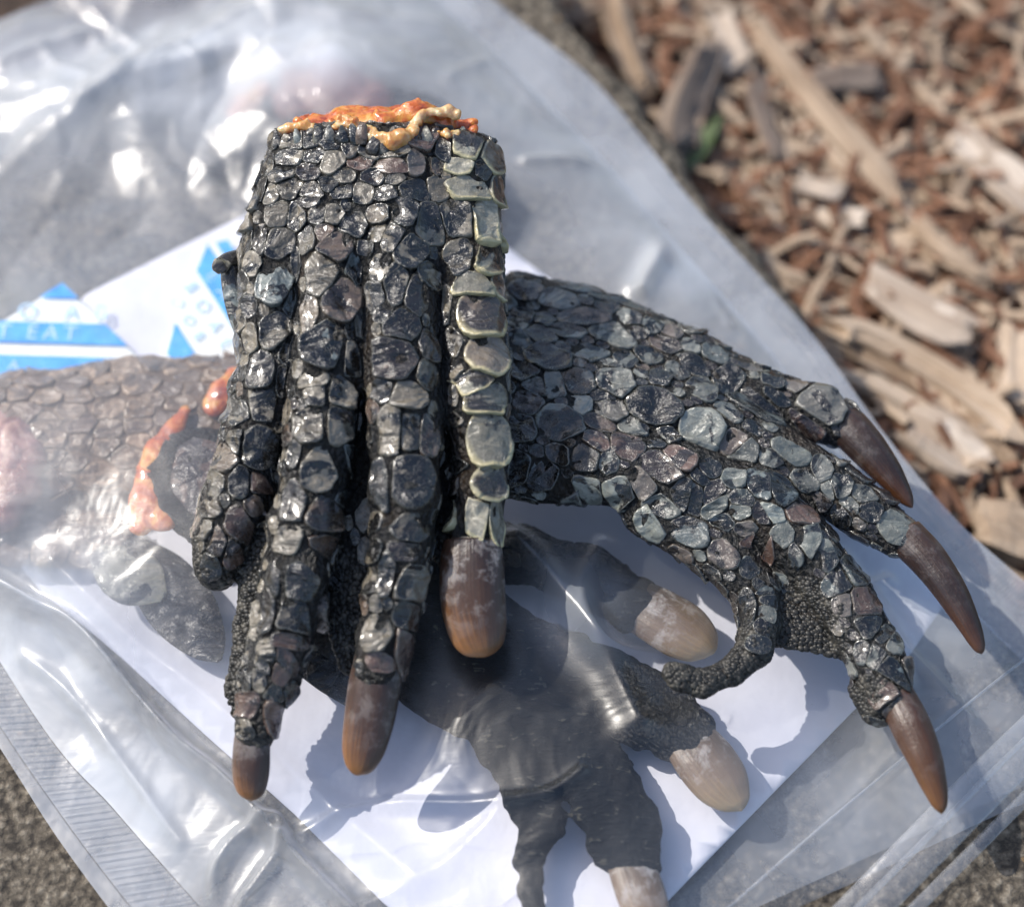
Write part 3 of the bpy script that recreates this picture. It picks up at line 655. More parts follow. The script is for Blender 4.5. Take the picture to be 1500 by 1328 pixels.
L1 = [(490,215,50,60),(570,205,45,55),(650,220,50,55),(730,225,45,65),(810,255,50,50),(920,265,60,32),(1040,205,60,60,'b'),(1120,250,35,60),(1235,235,75,75,'q'),(1330,300,55,90,'q'),
 (475,285,60,42),(580,285,50,40),(655,310,55,60),(775,315,55,32,'b'),(905,325,75,37,'b'),(1000,310,35,50,'d'),(1200,330,70,38,'q'),(1290,345,45,50),(380,325,28,58),(440,365,50,40),(555,350,45,45),(700,365,45,37),(830,380,45,37),
 (920,385,38,24),(1240,420,95,50,'p'),(355,420,25,60),(400,450,30,45),(480,420,60,45),(560,440,55,45),(640,405,40,32),(700,435,45,32),(790,440,50,42),(880,440,50,32),(1000,430,70,42,'d'),(1100,430,55,47),
 (330,470,25,70),(430,530,50,55),(505,545,45,55),(550,475,45,32),(595,535,40,40),(655,535,45,40),(745,580,55,50),(850,535,45,38),(960,525,60,60),(1065,580,70,85),(1180,550,85,80),(1310,560,60,100,'p'),
 (350,640,32,60),(440,655,65,62),(550,640,38,62),(615,610,40,38),(680,670,72,72),(790,680,45,34,'d'),(850,610,40,40),(910,625,50,60),(985,690,72,82),(1200,710,65,78),(1320,740,65,78,'p'),(505,740,30,65),(610,790,70,92),
 (745,750,36,72,'d'),(855,765,35,55),(930,830,56,82),(1000,870,50,80),(1080,800,60,72),(1260,825,100,58,'p'),(410,830,80,85,'d'),(490,900,40,60,'d'),(690,890,80,95),(840,880,40,60),(870,950,35,40),(950,1005,76,72),
 (1130,920,50,82),(1270,950,118,108,'p'),(410,1030,62,72),(470,1110,46,76),(560,960,36,92),(620,1080,86,102,'d'),(745,1150,46,86),(770,990,26,60),(1170,1070,46,62),(1060,1090,40,72),(1300,1120,95,84,'p'),
 (350,1200,62,82),(450,1230,36,62),(580,1240,62,56),(920,1140,102,82,'s'),(1175,1185,37,42),(1250,1250,84,62,'p'),(1050,1200,40,60),(1350,420,35,70,'p'),(1360,600,30,90,'p'),(290,560,22,60),(300,650,24,50),(1350,820,40,60,'p')]
L1 = [q if not (len(q) > 4 and q[4] == 'p') else (q[0], q[1], q[2] * 1.22, q[3] * 1.14, 'p') for q in L1]
L2 = [(350,90,56,76),(340,265,76,86),(205,320,52,62),(270,420,45,60),(350,430,52,47,'b'),(140,530,45,42),(260,600,60,72,'b'),(170,680,50,60),(150,770,46,50),(330,530,40,55),(115,620,32,42),(230,720,45,50,'b'),(240,250,35,50),(270,130,40,60),
 (565,185,72,76),(680,190,60,82),(600,365,100,96,'s'),(500,510,56,82),(625,560,92,92,'s'),(485,660,66,62),(610,690,88,52,'b'),(415,820,36,82),(520,840,84,84),(500,990,88,84,'s'),(390,960,32,82),(490,1100,84,46,'b'),(370,1180,40,60),(440,1215,54,90,'b'),
 (580,40,46,58),(690,40,50,60),(720,330,40,80,'d'),(500,300,30,50),(700,470,40,60,'d'),(660,820,35,60,'d'),(620,960,40,70,'d'),
 (870,40,46,48),(975,55,80,55,'s'),(900,205,60,100,'s'),(980,210,46,72,'s'),(1065,225,42,84,'s'),(990,430,114,112,'s'),(860,430,42,104,'s'),(835,590,42,58),(985,612,104,62,'s'),(835,710,42,60),(955,712,84,36,'s'),(885,810,46,82),(980,855,78,80,'s'),(820,830,26,60),
 (850,1060,72,72),(965,980,54,60,'s'),(950,1130,50,90,'b'),(870,1170,70,40,'b'),(1295,60,92,72,'p'),(1300,240,94,114,'p'),(1300,415,98,72,'p'),(1265,575,66,84,'q'),(1340,600,34,86,'p'),(1170,50,32,52),(1170,170,32,42),(1185,360,36,52),(1170,430,32,52),(1160,570,28,84,'q'),(1230,690,60,40,'q')]
L2 = [q if not (len(q) > 4 and q[4] == 'p') else (q[0], q[1], q[2] * 1.22, q[3] * 1.14, 'p') for q in L2]
L3 = [(380,235,56,62),(450,260,60,96,'b'),(310,445,62,72,'b'),(395,480,62,62,'b'),(290,530,44,44),(420,390,50,40),(340,330,40,50),(470,380,36,60,'d'),(300,330,30,50)]
FS = px_seeds(FB, L1, 260, 130, 2.885) + px_seeds(FB, L2, 260, 560, 2.885) + px_seeds(FB, L3, 260, 880, 2.885)
def web(v, n):                                       # granular skin between and beside the toes
    py = v[:, 1]; return (v[:, 2] < -.30) & (n[:, 2] > -.5) & (py < -1.2)
fd = lambda p: np.array([.12, -1, 0])
nw = lambda v, n: ~web(v, n)
FS += fill_seeds(FB, FS, .15, 1.25, fd, -.25, .98, nw, maxn=120)
FS += fill_seeds(FB, FS, .07, 1.3, fd, -.3, 1.0, nw, maxn=300, seed=8)
SM = {'*': MT['scale'], 's': MT['scale'], 'd': MT['dark'], 'p': MT['pale'], 'q': MT['pale'], 'b': MT['brown']}
build_scales(FB, FS, front, SM, distal=(0, -.5))
granules(FB, front, web, 3000, .030, MT['granule'])
sweep('claw', FF, [(692, 792, -.16, 42), (692, 830, -.17, 47), (694, 880, -.22, 47), (700, 920, -.28, 43), (706, 945, -.33, 34), (709, 957, -.36, 20), (710, 962, -.38, 0)], .62, MT['claw'], front)
sweep('claw', FF, [(557, 968, -.34, 37), (550, 1000, -.36, 38), (542, 1050, -.44, 37), (533, 1095, -.52, 32), (528, 1120, -.58, 23), (526, 1132, -.61, 12), (526, 1136, -.62, 0)], .62, MT['claw_front'], front)
sweep('claw', FF, [(371, 1068, -.55, 25), (369, 1095, -.58, 27), (368, 1130, -.66, 27), (368, 1155, -.72, 22), (368, 1167, -.75, 13), (368, 1173, -.77, 0)], .7, MT['claw_front'], front)
sweep('spur_scale', FF, [(366, 520, -.42, 10), (352, 460, -.40, 19), (343, 420, -.36, 19), (338, 395, -.30, 15), (336, 380, -.26, 5)], .45, MT['dark'], front)
sweep('spur_scale', FF, [(372, 372, -.30, 14), (350, 376, -.24, 12), (333, 380, -.16, 11), (322, 390, -.10, 13), (319, 378, -.04, 5)], .5, MT['q' if False else 'pale'], front)
rsf = np.random.default_rng(15)
def beads(pts, n, r0, r1, dh=.05, dpx=5):
    Q = catmull(np.array(pts, float), n); return [([(a + rsf.normal(0, dpx), b_ + rsf.normal(0, dpx * .7), h + rsf.normal(0, dh), rsf.uniform(r0, r1) * w_ * .82)], .9) for a, b_, h, w_ in Q]
blob('flesh', FF, [([(540, 190, .26, 24), (554, 182, .34, 18), (574, 186, .38, 22)], .9), ([(588, 178, .34, 22), (612, 168, .38, 20)], .9), ([(622, 172, .34, 20), (648, 172, .28, 18)], .9), ([(655, 184, .28, 19), (684, 188, .1, 17)], .9), ([(455, 190, .24, 16), (484, 186, .30, 12)], .9), ([(470, 206, -.05, 46), (630, 204, -.05, 56)], .7)] + beads([(448, 184, .28, 1), (520, 188, .34, 1), (600, 174, .40, 1), (684, 184, .25, 1)], 22, 5, 13, .06, 7), MT['flesh'], front, .026, .03, .13, seed=5, rf=np.array([3.4, 3.4, 3.4], np.float32))
for pts in ([(414, 192, .24, .9), (436, 185, .36, 1.1), (462, 188, .42, .7)], [(496, 188, .46, .9), (512, 177, .50, 1.2), (528, 190, .54, 1)], [(526, 190, .54, .9), (548, 203, .58, 1.25), (572, 209, .62, 1.3), (594, 203, .60, 1.2), (606, 190, .55, .8)], [(606, 184, .50, .8), (626, 170, .48, 1), (652, 164, .44, 1), (668, 171, .4, .8)], [(640, 190, .5, .8), (668, 197, .42, .8)]):
    big_ = pts[0][0] == 526; pts = [(a, b_ - 2 * big_, h + .05, w_) for a, b_, h, w_ in pts]
    blob('fat_rim', FF, beads(pts, 9 * len(pts), 6 if big_ else 4, 11 if big_ else 9, .03, 3), MT['fat'], front, .022, .03, .085, 4, rf=np.array([5, 5, 5], np.float32))
for i in range(19):
    x = 408 + i * 15.5 + rsf.normal(0, 3); y = 204 - 8 * math.sin(math.pi * i / 18) + (14 if 535 < x < 605 else 0); hh = .22 + .42 * math.sin(math.pi * (i + .5) / 19); dx = rsf.normal(0, 5)
    sweep('rim_flap', FF, [(x, y + 16, hh - .02, 9), (x + dx * .3, y + 6, hh + .05, rsf.uniform(8, 12)), (x + dx, y - rsf.uniform(3, 11), hh + .07, rsf.uniform(5, 9)), (x + dx * 1.3, y - rsf.uniform(12, 17), hh + .05, 2)], .30, MT[('pale_r', 'scale', 'pale_r', 'scale', 'pale')[i % 5]], front, 10, 10, 2.4, .03)

# ------------------------------------------------------------------ right foot (flat on the bag)
RF = Frame(1000, 680, 1.72, 2, -2.0)
right = thing('reptile_paw', 'mottled black reptile paw fanned out to the right with a thin curled toe', 'reptile paw', RF, 'dried reptile paws')
RB = Body(RF, [dict(p=[(690, 575, 0, 165), (830, 580, 0, 178), (950, 605, .05, 158), (1040, 640, .05, 125)], f=.34, k=.12),
    dict(p=[(760, 440, .10, 44), (900, 478, .14, 46), (1010, 530, .14, 48), (1110, 578, .12, 42), (1190, 604, .08, 42), (1226, 620, .06, 36)], f=.85, k=.09),
    dict(p=[(850, 560, .18, 60), (1000, 610, .22, 62), (1120, 662, .18, 54), (1210, 712, .10, 46), (1270, 752, .04, 42), (1312, 782, .0, 36)], f=.8, k=.09),
    dict(p=[(860, 670, .14, 60), (1000, 700, .18, 64), (1110, 745, .14, 60), (1180, 805, .08, 48), (1235, 880, .0, 44), (1280, 955, -.05, 40), (1304, 1020, -.1, 34)], f=.8, k=.09),
    dict(p=[(960, 740, .02, 52), (1050, 800, .02, 46), (1102, 860, .0, 34), (1112, 910, .0, 28), (1104, 950, .0, 23), (1070, 984, .04, 21), (1030, 1000, .1, 18), (998, 992, .18, 16), (986, 984, .22, 12)], f=.8, k=.08),
    dict(p=[(1140, 850, -.08, 60), (1180, 900, -.10, 46), (1225, 930, -.12, 30)], f=.22, k=.12), dict(p=[(1150, 905, -.1, 46), (1240, 945, -.14, 18)], f=.25, k=.1), dict(p=[(1268, 1010, -.2, 24), (1282, 1040, -.22, 20)], f=.6, k=.1)], .045, .4, rough=.05, seed=2)
obj('skin', mesh_from('skin', RB.v, RB.f), MT['skin'], right); CAPS.append((None, RF.world(RB.v)))
L4 = [(230,85,105,26,5,'q'),(440,150,130,42,12,'d'),(660,222,130,28,12,'d'),(215,170,82,47,10,'d'),(370,215,90,47,15),(470,295,112,48,5),(400,355,86,42,15),(600,375,102,58,20),(280,370,72,42,10),(690,290,62,37,30),(790,320,52,47,20),(840,275,62,27,20),(880,360,42,42,20),(970,345,62,37,25),(960,420,46,32,30),(1070,460,62,44,35,'d'),
 (320,475,97,62,20),(510,450,82,47,20),(670,485,52,42,20),(770,465,56,47,25),(850,420,72,42,20,'d'),(960,510,82,48,25),(900,545,52,42,30),(600,500,52,22,25),(340,600,72,62,30),(450,590,87,57,15),(620,590,92,67,15),(270,600,62,42,25),(820,570,52,42,20),(790,690,128,82,15,'d'),(600,710,82,52,25),(465,690,52,42,20,'q'),(1010,620,52,67,-40,'q'),(1130,590,67,77,30),
 (360,770,112,82,15,'q'),(190,790,82,72,20,'d'),(540,770,72,37,25),(860,830,57,42,20),(1010,810,103,103,30,'q'),(680,880,77,62,20,'b'),(540,860,62,42,40,'b'),(820,970,108,77,20,'b'),(910,930,72,52,35,'b'),(740,1040,77,57,30,'q'),(590,950,47,52,0,'q'),(490,930,62,62,35,'d'),(360,910,62,37,30,'q'),(640,1080,82,47,20,'q'),(480,1070,72,42,25,'q'),(940,1100,77,62,20),(840,1150,82,52,20,'q'),(1075,1120,62,67,30,'q'),(1160,1030,52,52,30,'q'),(1050,980,42,42,0,'d'),(1000,1020,42,27,40),(1160,890,72,72,30),(430,1180,62,72,-70,'q'),(780,1240,52,72,-20,'q'),(950,1260,92,62,25,'d'),(1310,1060,102,82,35,'d'),(1260,700,132,77,30,'d'),(1110,1220,52,42,0,'q'),(1190,1170,52,37,40,'q'),(1210,1270,62,42,20,'q'),(1300,1180,62,52,30),(170,980,62,62,30,'d'),(290,1010,52,72,40,'d'),(220,690,70,50,20,'d'),(210,540,60,45,20,'d'),(180,400,60,45,15,'d'),(190,290,60,45,10,'d'),(560,650,50,30,20),(700,790,60,40,25)]
L5 = [(250,150,62,27,15,'q'),(370,210,52,37,20,'q'),(450,230,46,37,10,'q'),(560,310,102,88,20,'q'),(380,285,52,27,25),(310,320,122,57,30,'d'),(490,415,112,52,25,'b'),(430,500,72,42,20,'q'),(360,530,42,32,20),(565,570,37,52,0,'q'),(640,530,42,42,20),(640,640,47,52,20),(720,590,62,47,30,'d'),(730,680,52,42,30),(820,670,62,42,35,'d'),(590,660,27,32),(220,510,67,72,20),(370,650,102,67,30,'d'),(210,620,47,47,30,'q'),(490,760,72,57,15,'b'),(130,690,52,62,20,'q'),(40,690,47,57),(880,800,88,78,10,'q'),(760,740,52,42,30),(340,750,62,47,20,'q'),(230,690,62,42,30,'q'),(260,850,57,62,20,'b'),(170,920,62,52,20,'q'),(400,840,42,47,20,'q'),(510,850,47,72,0,'q'),(345,915,47,57,10,'b'),(270,970,37,42,0,'q'),(580,930,37,62,-10,'q'),(600,820,32,62,-10),(460,920,27,37),(385,1020,32,52,0,'q'),(340,1090,37,57,0,'q'),(335,1160,32,47,0,'q'),(310,1030,22,27),(700,990,62,72,30,'d'),(630,1030,52,62,30,'d'),(740,1120,72,72,40,'b'),(650,1120,37,42),(760,1200,52,62,30,'d'),(830,1250,52,62,30),(640,760,50,35,25),(560,700,40,30,20),(680,720,40,30,25)]
L6 = [(870,370,42,47,0,'q'),(930,310,42,62,-10),(930,425,82,52,40,'d'),(905,505,62,62,30,'b'),(1005,440,32,62,-20,'d'),(945,565,42,42),(820,350,30,40,0,'q'),(450,130,37,47,0,'q'),(490,80,37,47),(440,250,32,42),(420,320,42,32,0,'q'),(380,180,30,60,0)]
RS = px_seeds(RB, L4, 700, 370, 3.089) + px_seeds(RB, L5, 1000, 480, 2.766) + px_seeds(RB, L6, 950, 820, 2.614)
ax, ay = RF.uv(1105., 800.)[:2]; bx = RF.uv(1265., 985.)[:2]; th_ = RF.uv(1085., 890.)[:2]; tb = RF.uv(1290., 1030.)[:2]
def rweb(v, n):
    p = v[:, :2]
    d1 = np.linalg.norm(p - RF.uv(1175., 905.)[:2], axis=1) < .50; d2 = (p[:, 1] < RF.uv(1100., 925.)[1]) & (p[:, 0] < RF.uv(1235., 900.)[0]); d3 = np.linalg.norm(p - RF.uv(1272., 1022.)[:2], axis=1) < .30
    return (d1 | d2 | d3) & (n[:, 2] > -.6)
rd = lambda p: np.array([1, -.42 - .25 * max(p[0], 0) * .5, 0])
rn_ = lambda v, n: ~rweb(v, n)
RS += fill_seeds(RB, RS, .12, 1.5, rd, -.2, .98, rn_, maxn=140, seed=4)
RS += fill_seeds(RB, RS, .06, 1.5, rd, -.3, 1.0, rn_, maxn=350, seed=9)
SMR = {'*': MT['scale_r'], 's': MT['scale_r'], 'd': MT['dark'], 'p': MT['pale_r'], 'q': MT['pale_r'], 'b': MT['brown']}
build_scales(RB, RS, right, SMR, hfac=.17, distal=(.5, 0))
granules(RB, right, rweb, 2600, .028, MT['granule'], 6)
sweep('claw', RF, [(1218, 606, .06, 30), (1246, 630, .10, 31), (1276, 664, .10, 28), (1304, 698, .08, 21), (1324, 726, .02, 13), (1333, 739, .0, 6), (1337, 744, .0, 0)], .9, MT['claw_dark'], right)
sweep('claw', RF, [(1325, 785, .02, 30), (1358, 818, .06, 28), (1390, 862, .06, 24), (1415, 906, .0, 18), (1430, 938, -.08, 12), (1436, 952, -.12, 7), (1438, 958, -.14, 0)], .9, MT['claw_dark'], right)
sweep('claw', RF, [(1312, 1018, -.08, 26), (1334, 1062, -.04, 28), (1355, 1112, -.06, 24), (1370, 1155, -.14, 17), (1377, 1180, -.2, 10), (1379, 1192, -.24, 0)], .9, MT['claw_amber'], right)

# ------------------------------------------------------------------ what lies inside the bag
INS = []
BF = Frame(700, 950, .70)
inner = thing('reptile_paw', 'leathery dark reptile paw inside the bag, palm up, with tan claws', 'reptile paw', BF, 'dried reptile paws')
BB = Body(BF, [dict(p=[(300, 700, .50, 88), (430, 790, .30, 105), (560, 885, .05, 120), (690, 965, 0, 112), (800, 1050, 0, 88)], f=.36, k=.15),
    dict(p=[(640, 815, .05, 48), (760, 812, .06, 46), (860, 842, .06, 44), (925, 885, .02, 44)], f=.6), dict(p=[(760, 950, 0, 60), (890, 1005, 0, 55), (960, 1045, 0, 57), (1008, 1084, 0, 46)], f=.55),
    dict(p=[(810, 1060, 0, 58), (882, 1150, 0, 54), (914, 1220, 0, 50), (932, 1272, 0, 36)], f=.55), dict(p=[(740, 1060, 0, 56), (782, 1150, 0, 46), (792, 1206, 0, 34), (774, 1262, 0, 20), (786, 1345, 0, 20), (790, 1420, 0, 18)], f=.6, k=.06)], .045, .35, rough=.12, seed=3, rf=np.array([3.2, 4.6, 3.0], np.float32))
obj('skin', mesh_from('skin', BB.v, BB.f), MT['palm'], inner); INS.append(BF.world(BB.v))
bd = lambda p: np.array([1, -.8, 0]); zb = BF.uv(360., 740.)[0]
BS = fill_seeds(BB, [], .24, 1.25, bd, .0, .9, lambda v, n: v[:, 0] < zb, '*', 40, 4)
e0 = BF.uv(1000., 1070.)[:2]; e1 = BF.uv(905., 1210.)[:2]; e2 = BF.uv(850., 830.)[:2]; e3 = BF.uv(960., 1045.)[:2]
BS += fill_seeds(BB, BS, .085, 1.5, bd, .1, .88, lambda v, n: (np.linalg.norm(v[:, :2] - e3, axis=1) < .75) | ((v[:, 1] > e2[1] - .1) & (v[:, 0] > BF.uv(620., 800.)[0])), '*', 230, 6)
build_scales(BB, BS, inner, {'*': MT['skin']}, hfac=.10)
for pts in ([(930, 884, .02, 40), (965, 903, .04, 45), (1002, 926, .02, 45), (1028, 944, 0, 34), (1041, 954, 0, 16), (1045, 958, 0, 0)], [(1006, 1080, .02, 38), (1034, 1115, .04, 44), (1060, 1150, .02, 40), (1080, 1176, 0, 22), (1087, 1187, 0, 0)], [(922, 1262, .02, 32), (938, 1305, .02, 34), (950, 1345, 0, 30), (958, 1385, 0, 12), (960, 1396, 0, 0)]):
    c = sweep('claw', BF, pts, .5, MT['claw_under'], inner); INS.append(CAPS.pop()[1])
b, o = blob('flesh', BF, [([(208, 766, .50, 20), (216, 735, .52, 30), (228, 700, .54, 30), (240, 662, .56, 30), (254, 630, .55, 22), (270, 602, .55, 10)], .45), ([(240, 756, .52, 28), (254, 716, .5, 26), (264, 680, .5, 26), (274, 644, .5, 16)], .45), ([(316, 594, .5, 22), (330, 574, .52, 26), (346, 552, .5, 18)], .45)], MT['flesh'], inner, .035, .05, .11, 7, rf=np.array([2.6, 2.6, 2.6], np.float32)); INS.append(BF.world(b.v))
for pts, m in (([(186, 790, .0, 12), (228, 838, .0, 44), (270, 895, -.05, 50), (305, 945, -.1, 30), (322, 968, -.1, 4)], 'dark'), ([(140, 806, .15, 14), (176, 832, .18, 42), (212, 856, .15, 40), (240, 874, .1, 8)], 'pale'), ([(420, 880, .1, 20), (460, 940, .1, 46), (492, 990, .05, 34), (516, 1036, .0, 4)], 'dark'),
               ([(270, 650, .78, 20), (300, 690, .80, 55), (318, 740, .78, 40), (325, 770, .75, 8)], 'brown')):
    sweep('flap_scale', BF, pts, .14, MT[m], inner); INS.append(CAPS.pop()[1])
AF = Frame(180, 650, .62)
leg = thing('reptile_limb', 'brown scaled reptile limb piece inside the bag with a mauve cut end', 'reptile limb', AF)
AB_ = Body(AF, [dict(p=[(-130, 700, 0, 118), (40, 655, 0, 125), (200, 632, 0, 120), (400, 610, 0, 100)], f=.42), dict(p=[(40, 770, -.1, 62), (150, 790, -.1, 48)], f=.4)], .06, .35, rough=.06, seed=4)
obj('skin', mesh_from('skin', AB_.v, AB_.f), MT['legskin'], leg); INS.append(AF.world(AB_.v))
AS = fill_seeds(AB_, [], .155, 1.45, lambda p: np.array([1, .12, 0]), .05, .84, None, '*', 230, 5)
build_scales(AB_, AS, leg, {'*': MT['legscale']}, hfac=.2)
b, o = blob('flesh', AF, [([(8, 606, .42, 22), (20, 640, .46, 36), (24, 668, .48, 34), (20, 712, .44, 38), (2, 750, .36, 28)], .7), ([(-60, 660, .3, 80)], .5)], MT['pink'], leg, .045, .06, .16, 8); INS.append(AF.world(b.v))
CF = Frame(480, 150, .38)
back = thing('reptile_paw', 'reptile paw with mauve cut end inside cloudy plastic above the front wrist', 'reptile paw', CF, 'dried reptile paws')
CB = Body(CF, [dict(p=[(500, 190, 0, 92), (590, 220, 0, 95), (670, 290, 0, 70)], f=.45)], .06, .35, rough=.06, seed=5)
obj('skin', mesh_from('skin', CB.v, CB.f), MT['palm'], back); INS.append(CF.world(CB.v))
CS = fill_seeds(CB, [], .2, 1.3, lambda p: np.array([1, -.8, 0]), .05, .86, None, '*', 90, 5); build_scales(CB, CS, back, {'*': MT['brown']}, hfac=.2)
b, o = blob('flesh', CF, [([(440, 150, .25, 40), (490, 140, .30, 56), (530, 160, .3, 50)], .7), ([(428, 118, .3, 18), (450, 112, .3, 14)], .8)], MT['pink'], back, .05); INS.append(CF.world(b.v))
C2 = Frame(350, 190, .36)
toe = thing('reptile_toe', 'small dark reptile toe with orange cut end, inside cloudy plastic left of the front wrist', 'reptile toe', C2)
TB = Body(C2, [dict(p=[(330, 245, 0, 26), (345, 200, 0, 36), (372, 160, 0, 34)], f=.7)], .05, .3, rough=.05, seed=6)
obj('skin', mesh_from('skin', TB.v, TB.f), MT['palm'], toe); INS.append(C2.world(TB.v))
b, o = blob('flesh', C2, [([(345, 168, .22, 14), (365, 152, .24, 16), (385, 132, .2, 13)], .8)], MT['flesh'], toe, .04); INS.append(C2.world(b.v))

def sheet_obj(name, px, z, bulge, m, thick, seed, parent=None, n=60, **k):
    """thin flat sheet with gently uneven surface cut to a polygon"""
    Pp = [U(np.array(float(a)), np.array(float(b_)), z)[:2] for a, b_ in px]
    from mathutils.geometry import delaunay_2d_cdt
    lo = np.min(Pp, 0); hi = np.max(Pp, 0); rs = np.random.default_rng(seed); vs = [Vector(q) for q in Pp]
    bd_ = []
    for i in range(len(Pp)):
        a, b_ = Pp[i], Pp[(i + 1) % len(Pp)]; kk = 14
        for j in range(kk): bd_.append(Vector(a + (b_ - a) * j / kk))
    E = [(i, (i + 1) % len(bd_)) for i in range(len(bd_))]; st = max(hi - lo) / n
    xs = np.arange(lo[0], hi[0], st); ys = np.arange(lo[1], hi[1], st)
    pts = bd_ + [Vector((x + rs.normal(0, st * .1), y)) for x in xs for y in ys]
    ov, oe, of, a1, a2, a3 = delaunay_2d_cdt(pts, E, [list(range(len(bd_)))], 1, 1e-5)
    v = np.array([(q.x, q.y, 0) for q in ov]); v[:, 2] = z + (fbm(np.stack([v[:, 0] * .5, v[:, 1] * .5, v[:, 0] * 0 + seed], 1), 3) - .5) * bulge * 2
    o = obj(name, mesh_from(name, v, [tuple(f) for f in of]), m, parent, **k); md = o.modifiers.new('thick', 'SOLIDIFY'); md.thickness = thick; md.offset = -1
    INS.append(v); return o
sheet_obj('paper_card', [(130, 430), (365, 312), (520, 235), (700, 330), (900, 480), (1100, 600), (1260, 715), (1400, 860), (1335, 955), (1250, 1040), (970, 1328), (860, 1440), (700, 1440), (560, 1320), (430, 1190), (300, 1075), (180, 965), (60, 865), (-60, 720), (-30, 560)], .24, .07, MT['paper'], .03, 3,
          label='white paper card inside the bag under the reptile pieces', category='paper card')
def packet(px, label, seed, ang, org, rows, z=.40):
    o = thing('desiccant_packet', label, 'desiccant packet', None, 'desiccant packets'); w0 = U(np.array(float(org[0])), np.array(float(org[1])), z); o.location = (0, 0, 0)
    sheet_obj('pouch', px, z, .03, MT['packet'], .06, seed, o)
    a = math.radians(ang); d = np.array([math.cos(a), math.sin(a)]); nn = np.array([-d[1], d[0]])
    Pp = np.array([U(np.array(float(p)), np.array(float(q)), z)[:2] for p, q in px])
    def clip(poly):
        n = len(Pp); area = sum(Pp[i][0] * Pp[(i + 1) % n][1] - Pp[(i + 1) % n][0] * Pp[i][1] for i in range(n))
        for i in range(n):
            p, q = Pp[i], Pp[(i + 1) % n]; e = q - p
            if area < 0: e = -e
            out = []
            sd = [e[0] * (v[1] - p[1]) - e[1] * (v[0] - p[0]) for v in poly]
            for j in range(len(poly)):
                k = (j + 1) % len(poly)
                if sd[j] >= 0: out.append(poly[j])
                if (sd[j] >= 0) != (sd[k] >= 0): out.append(poly[j] + (poly[k] - poly[j]) * (sd[j] / (sd[j] - sd[k])))
            poly = out
            if len(poly) < 3: return None
        return poly
    for kind, off, x0, x1, hgt, txt in rows:
        base = w0[:2] + nn * off
        if kind == 'band':
            poly = clip([base + d * x0, base + d * x1, base + d * x1 + nn * hgt, base + d * x0 + nn * hgt])
            if poly: obj('printed_band', mesh_from('printed_band', [(p[0], p[1], z + .034) for p in poly], [tuple(range(len(poly)))], False), MT['blue'], o)
        else:
            cu = bpy.data.curves.new('lettering', 'FONT'); cu.body = txt; cu.size = hgt * 1.35; cu.space_character = 1.35; cu.extrude = .002
            t = bpy.data.objects.new('tmp', cu); COL.objects.link(t); bpy.context.view_layer.update()
            me = bpy.data.meshes.new_from_object(t.evaluated_get(bpy.context.evaluated_depsgraph_get())); bpy.data.objects.remove(t)
            l = obj('lettering', me, MT['ltblue'], o); me.materials.clear(); me.materials.append(MT['ltblue']); q = base + d * x0; l.location = (q[0], q[1], z + (.043 if kind == 'text' else .040)); l.rotation_euler = (0, 0, a)
packet([(-160, 570), (92, 416), (205, 525), (120, 640), (-120, 700)], 'white and blue desiccant packet at the left edge, its print running level', 21, -2, (-20, 500),
       [('band', -.02, -1.5, 3, .40, ''), ('text', .05, -1.55, 0, .29, 'DO NOT EAT'), ('text', .46, .42, 0, .29, 'O  A B'), ('band', .86, -1, 3, .4, ''), ('band', -.62, -1, 3, .36, ''), ('text', -.55, -.2, 0, .2, 'B E A')])
packet([(286, 366), (335, 352), (400, 480), (372, 560), (250, 600), (222, 556), (258, 470)], 'white and blue desiccant packet beside the front foot, its print running steeply downward', 22, -59, (282, 385),
       [('band', -.02, -.4, 3, .40, ''), ('text', .06, .35, 0, .24, 'E A T'), ('text', -.36, .35, 0, .24, 'B O A E'), ('text', -.66, .5, 0, .2, 'O O B'), ('band', -1.15, .2, 4, .38, ''), ('band', .5, -.4, 3, .2, '')])

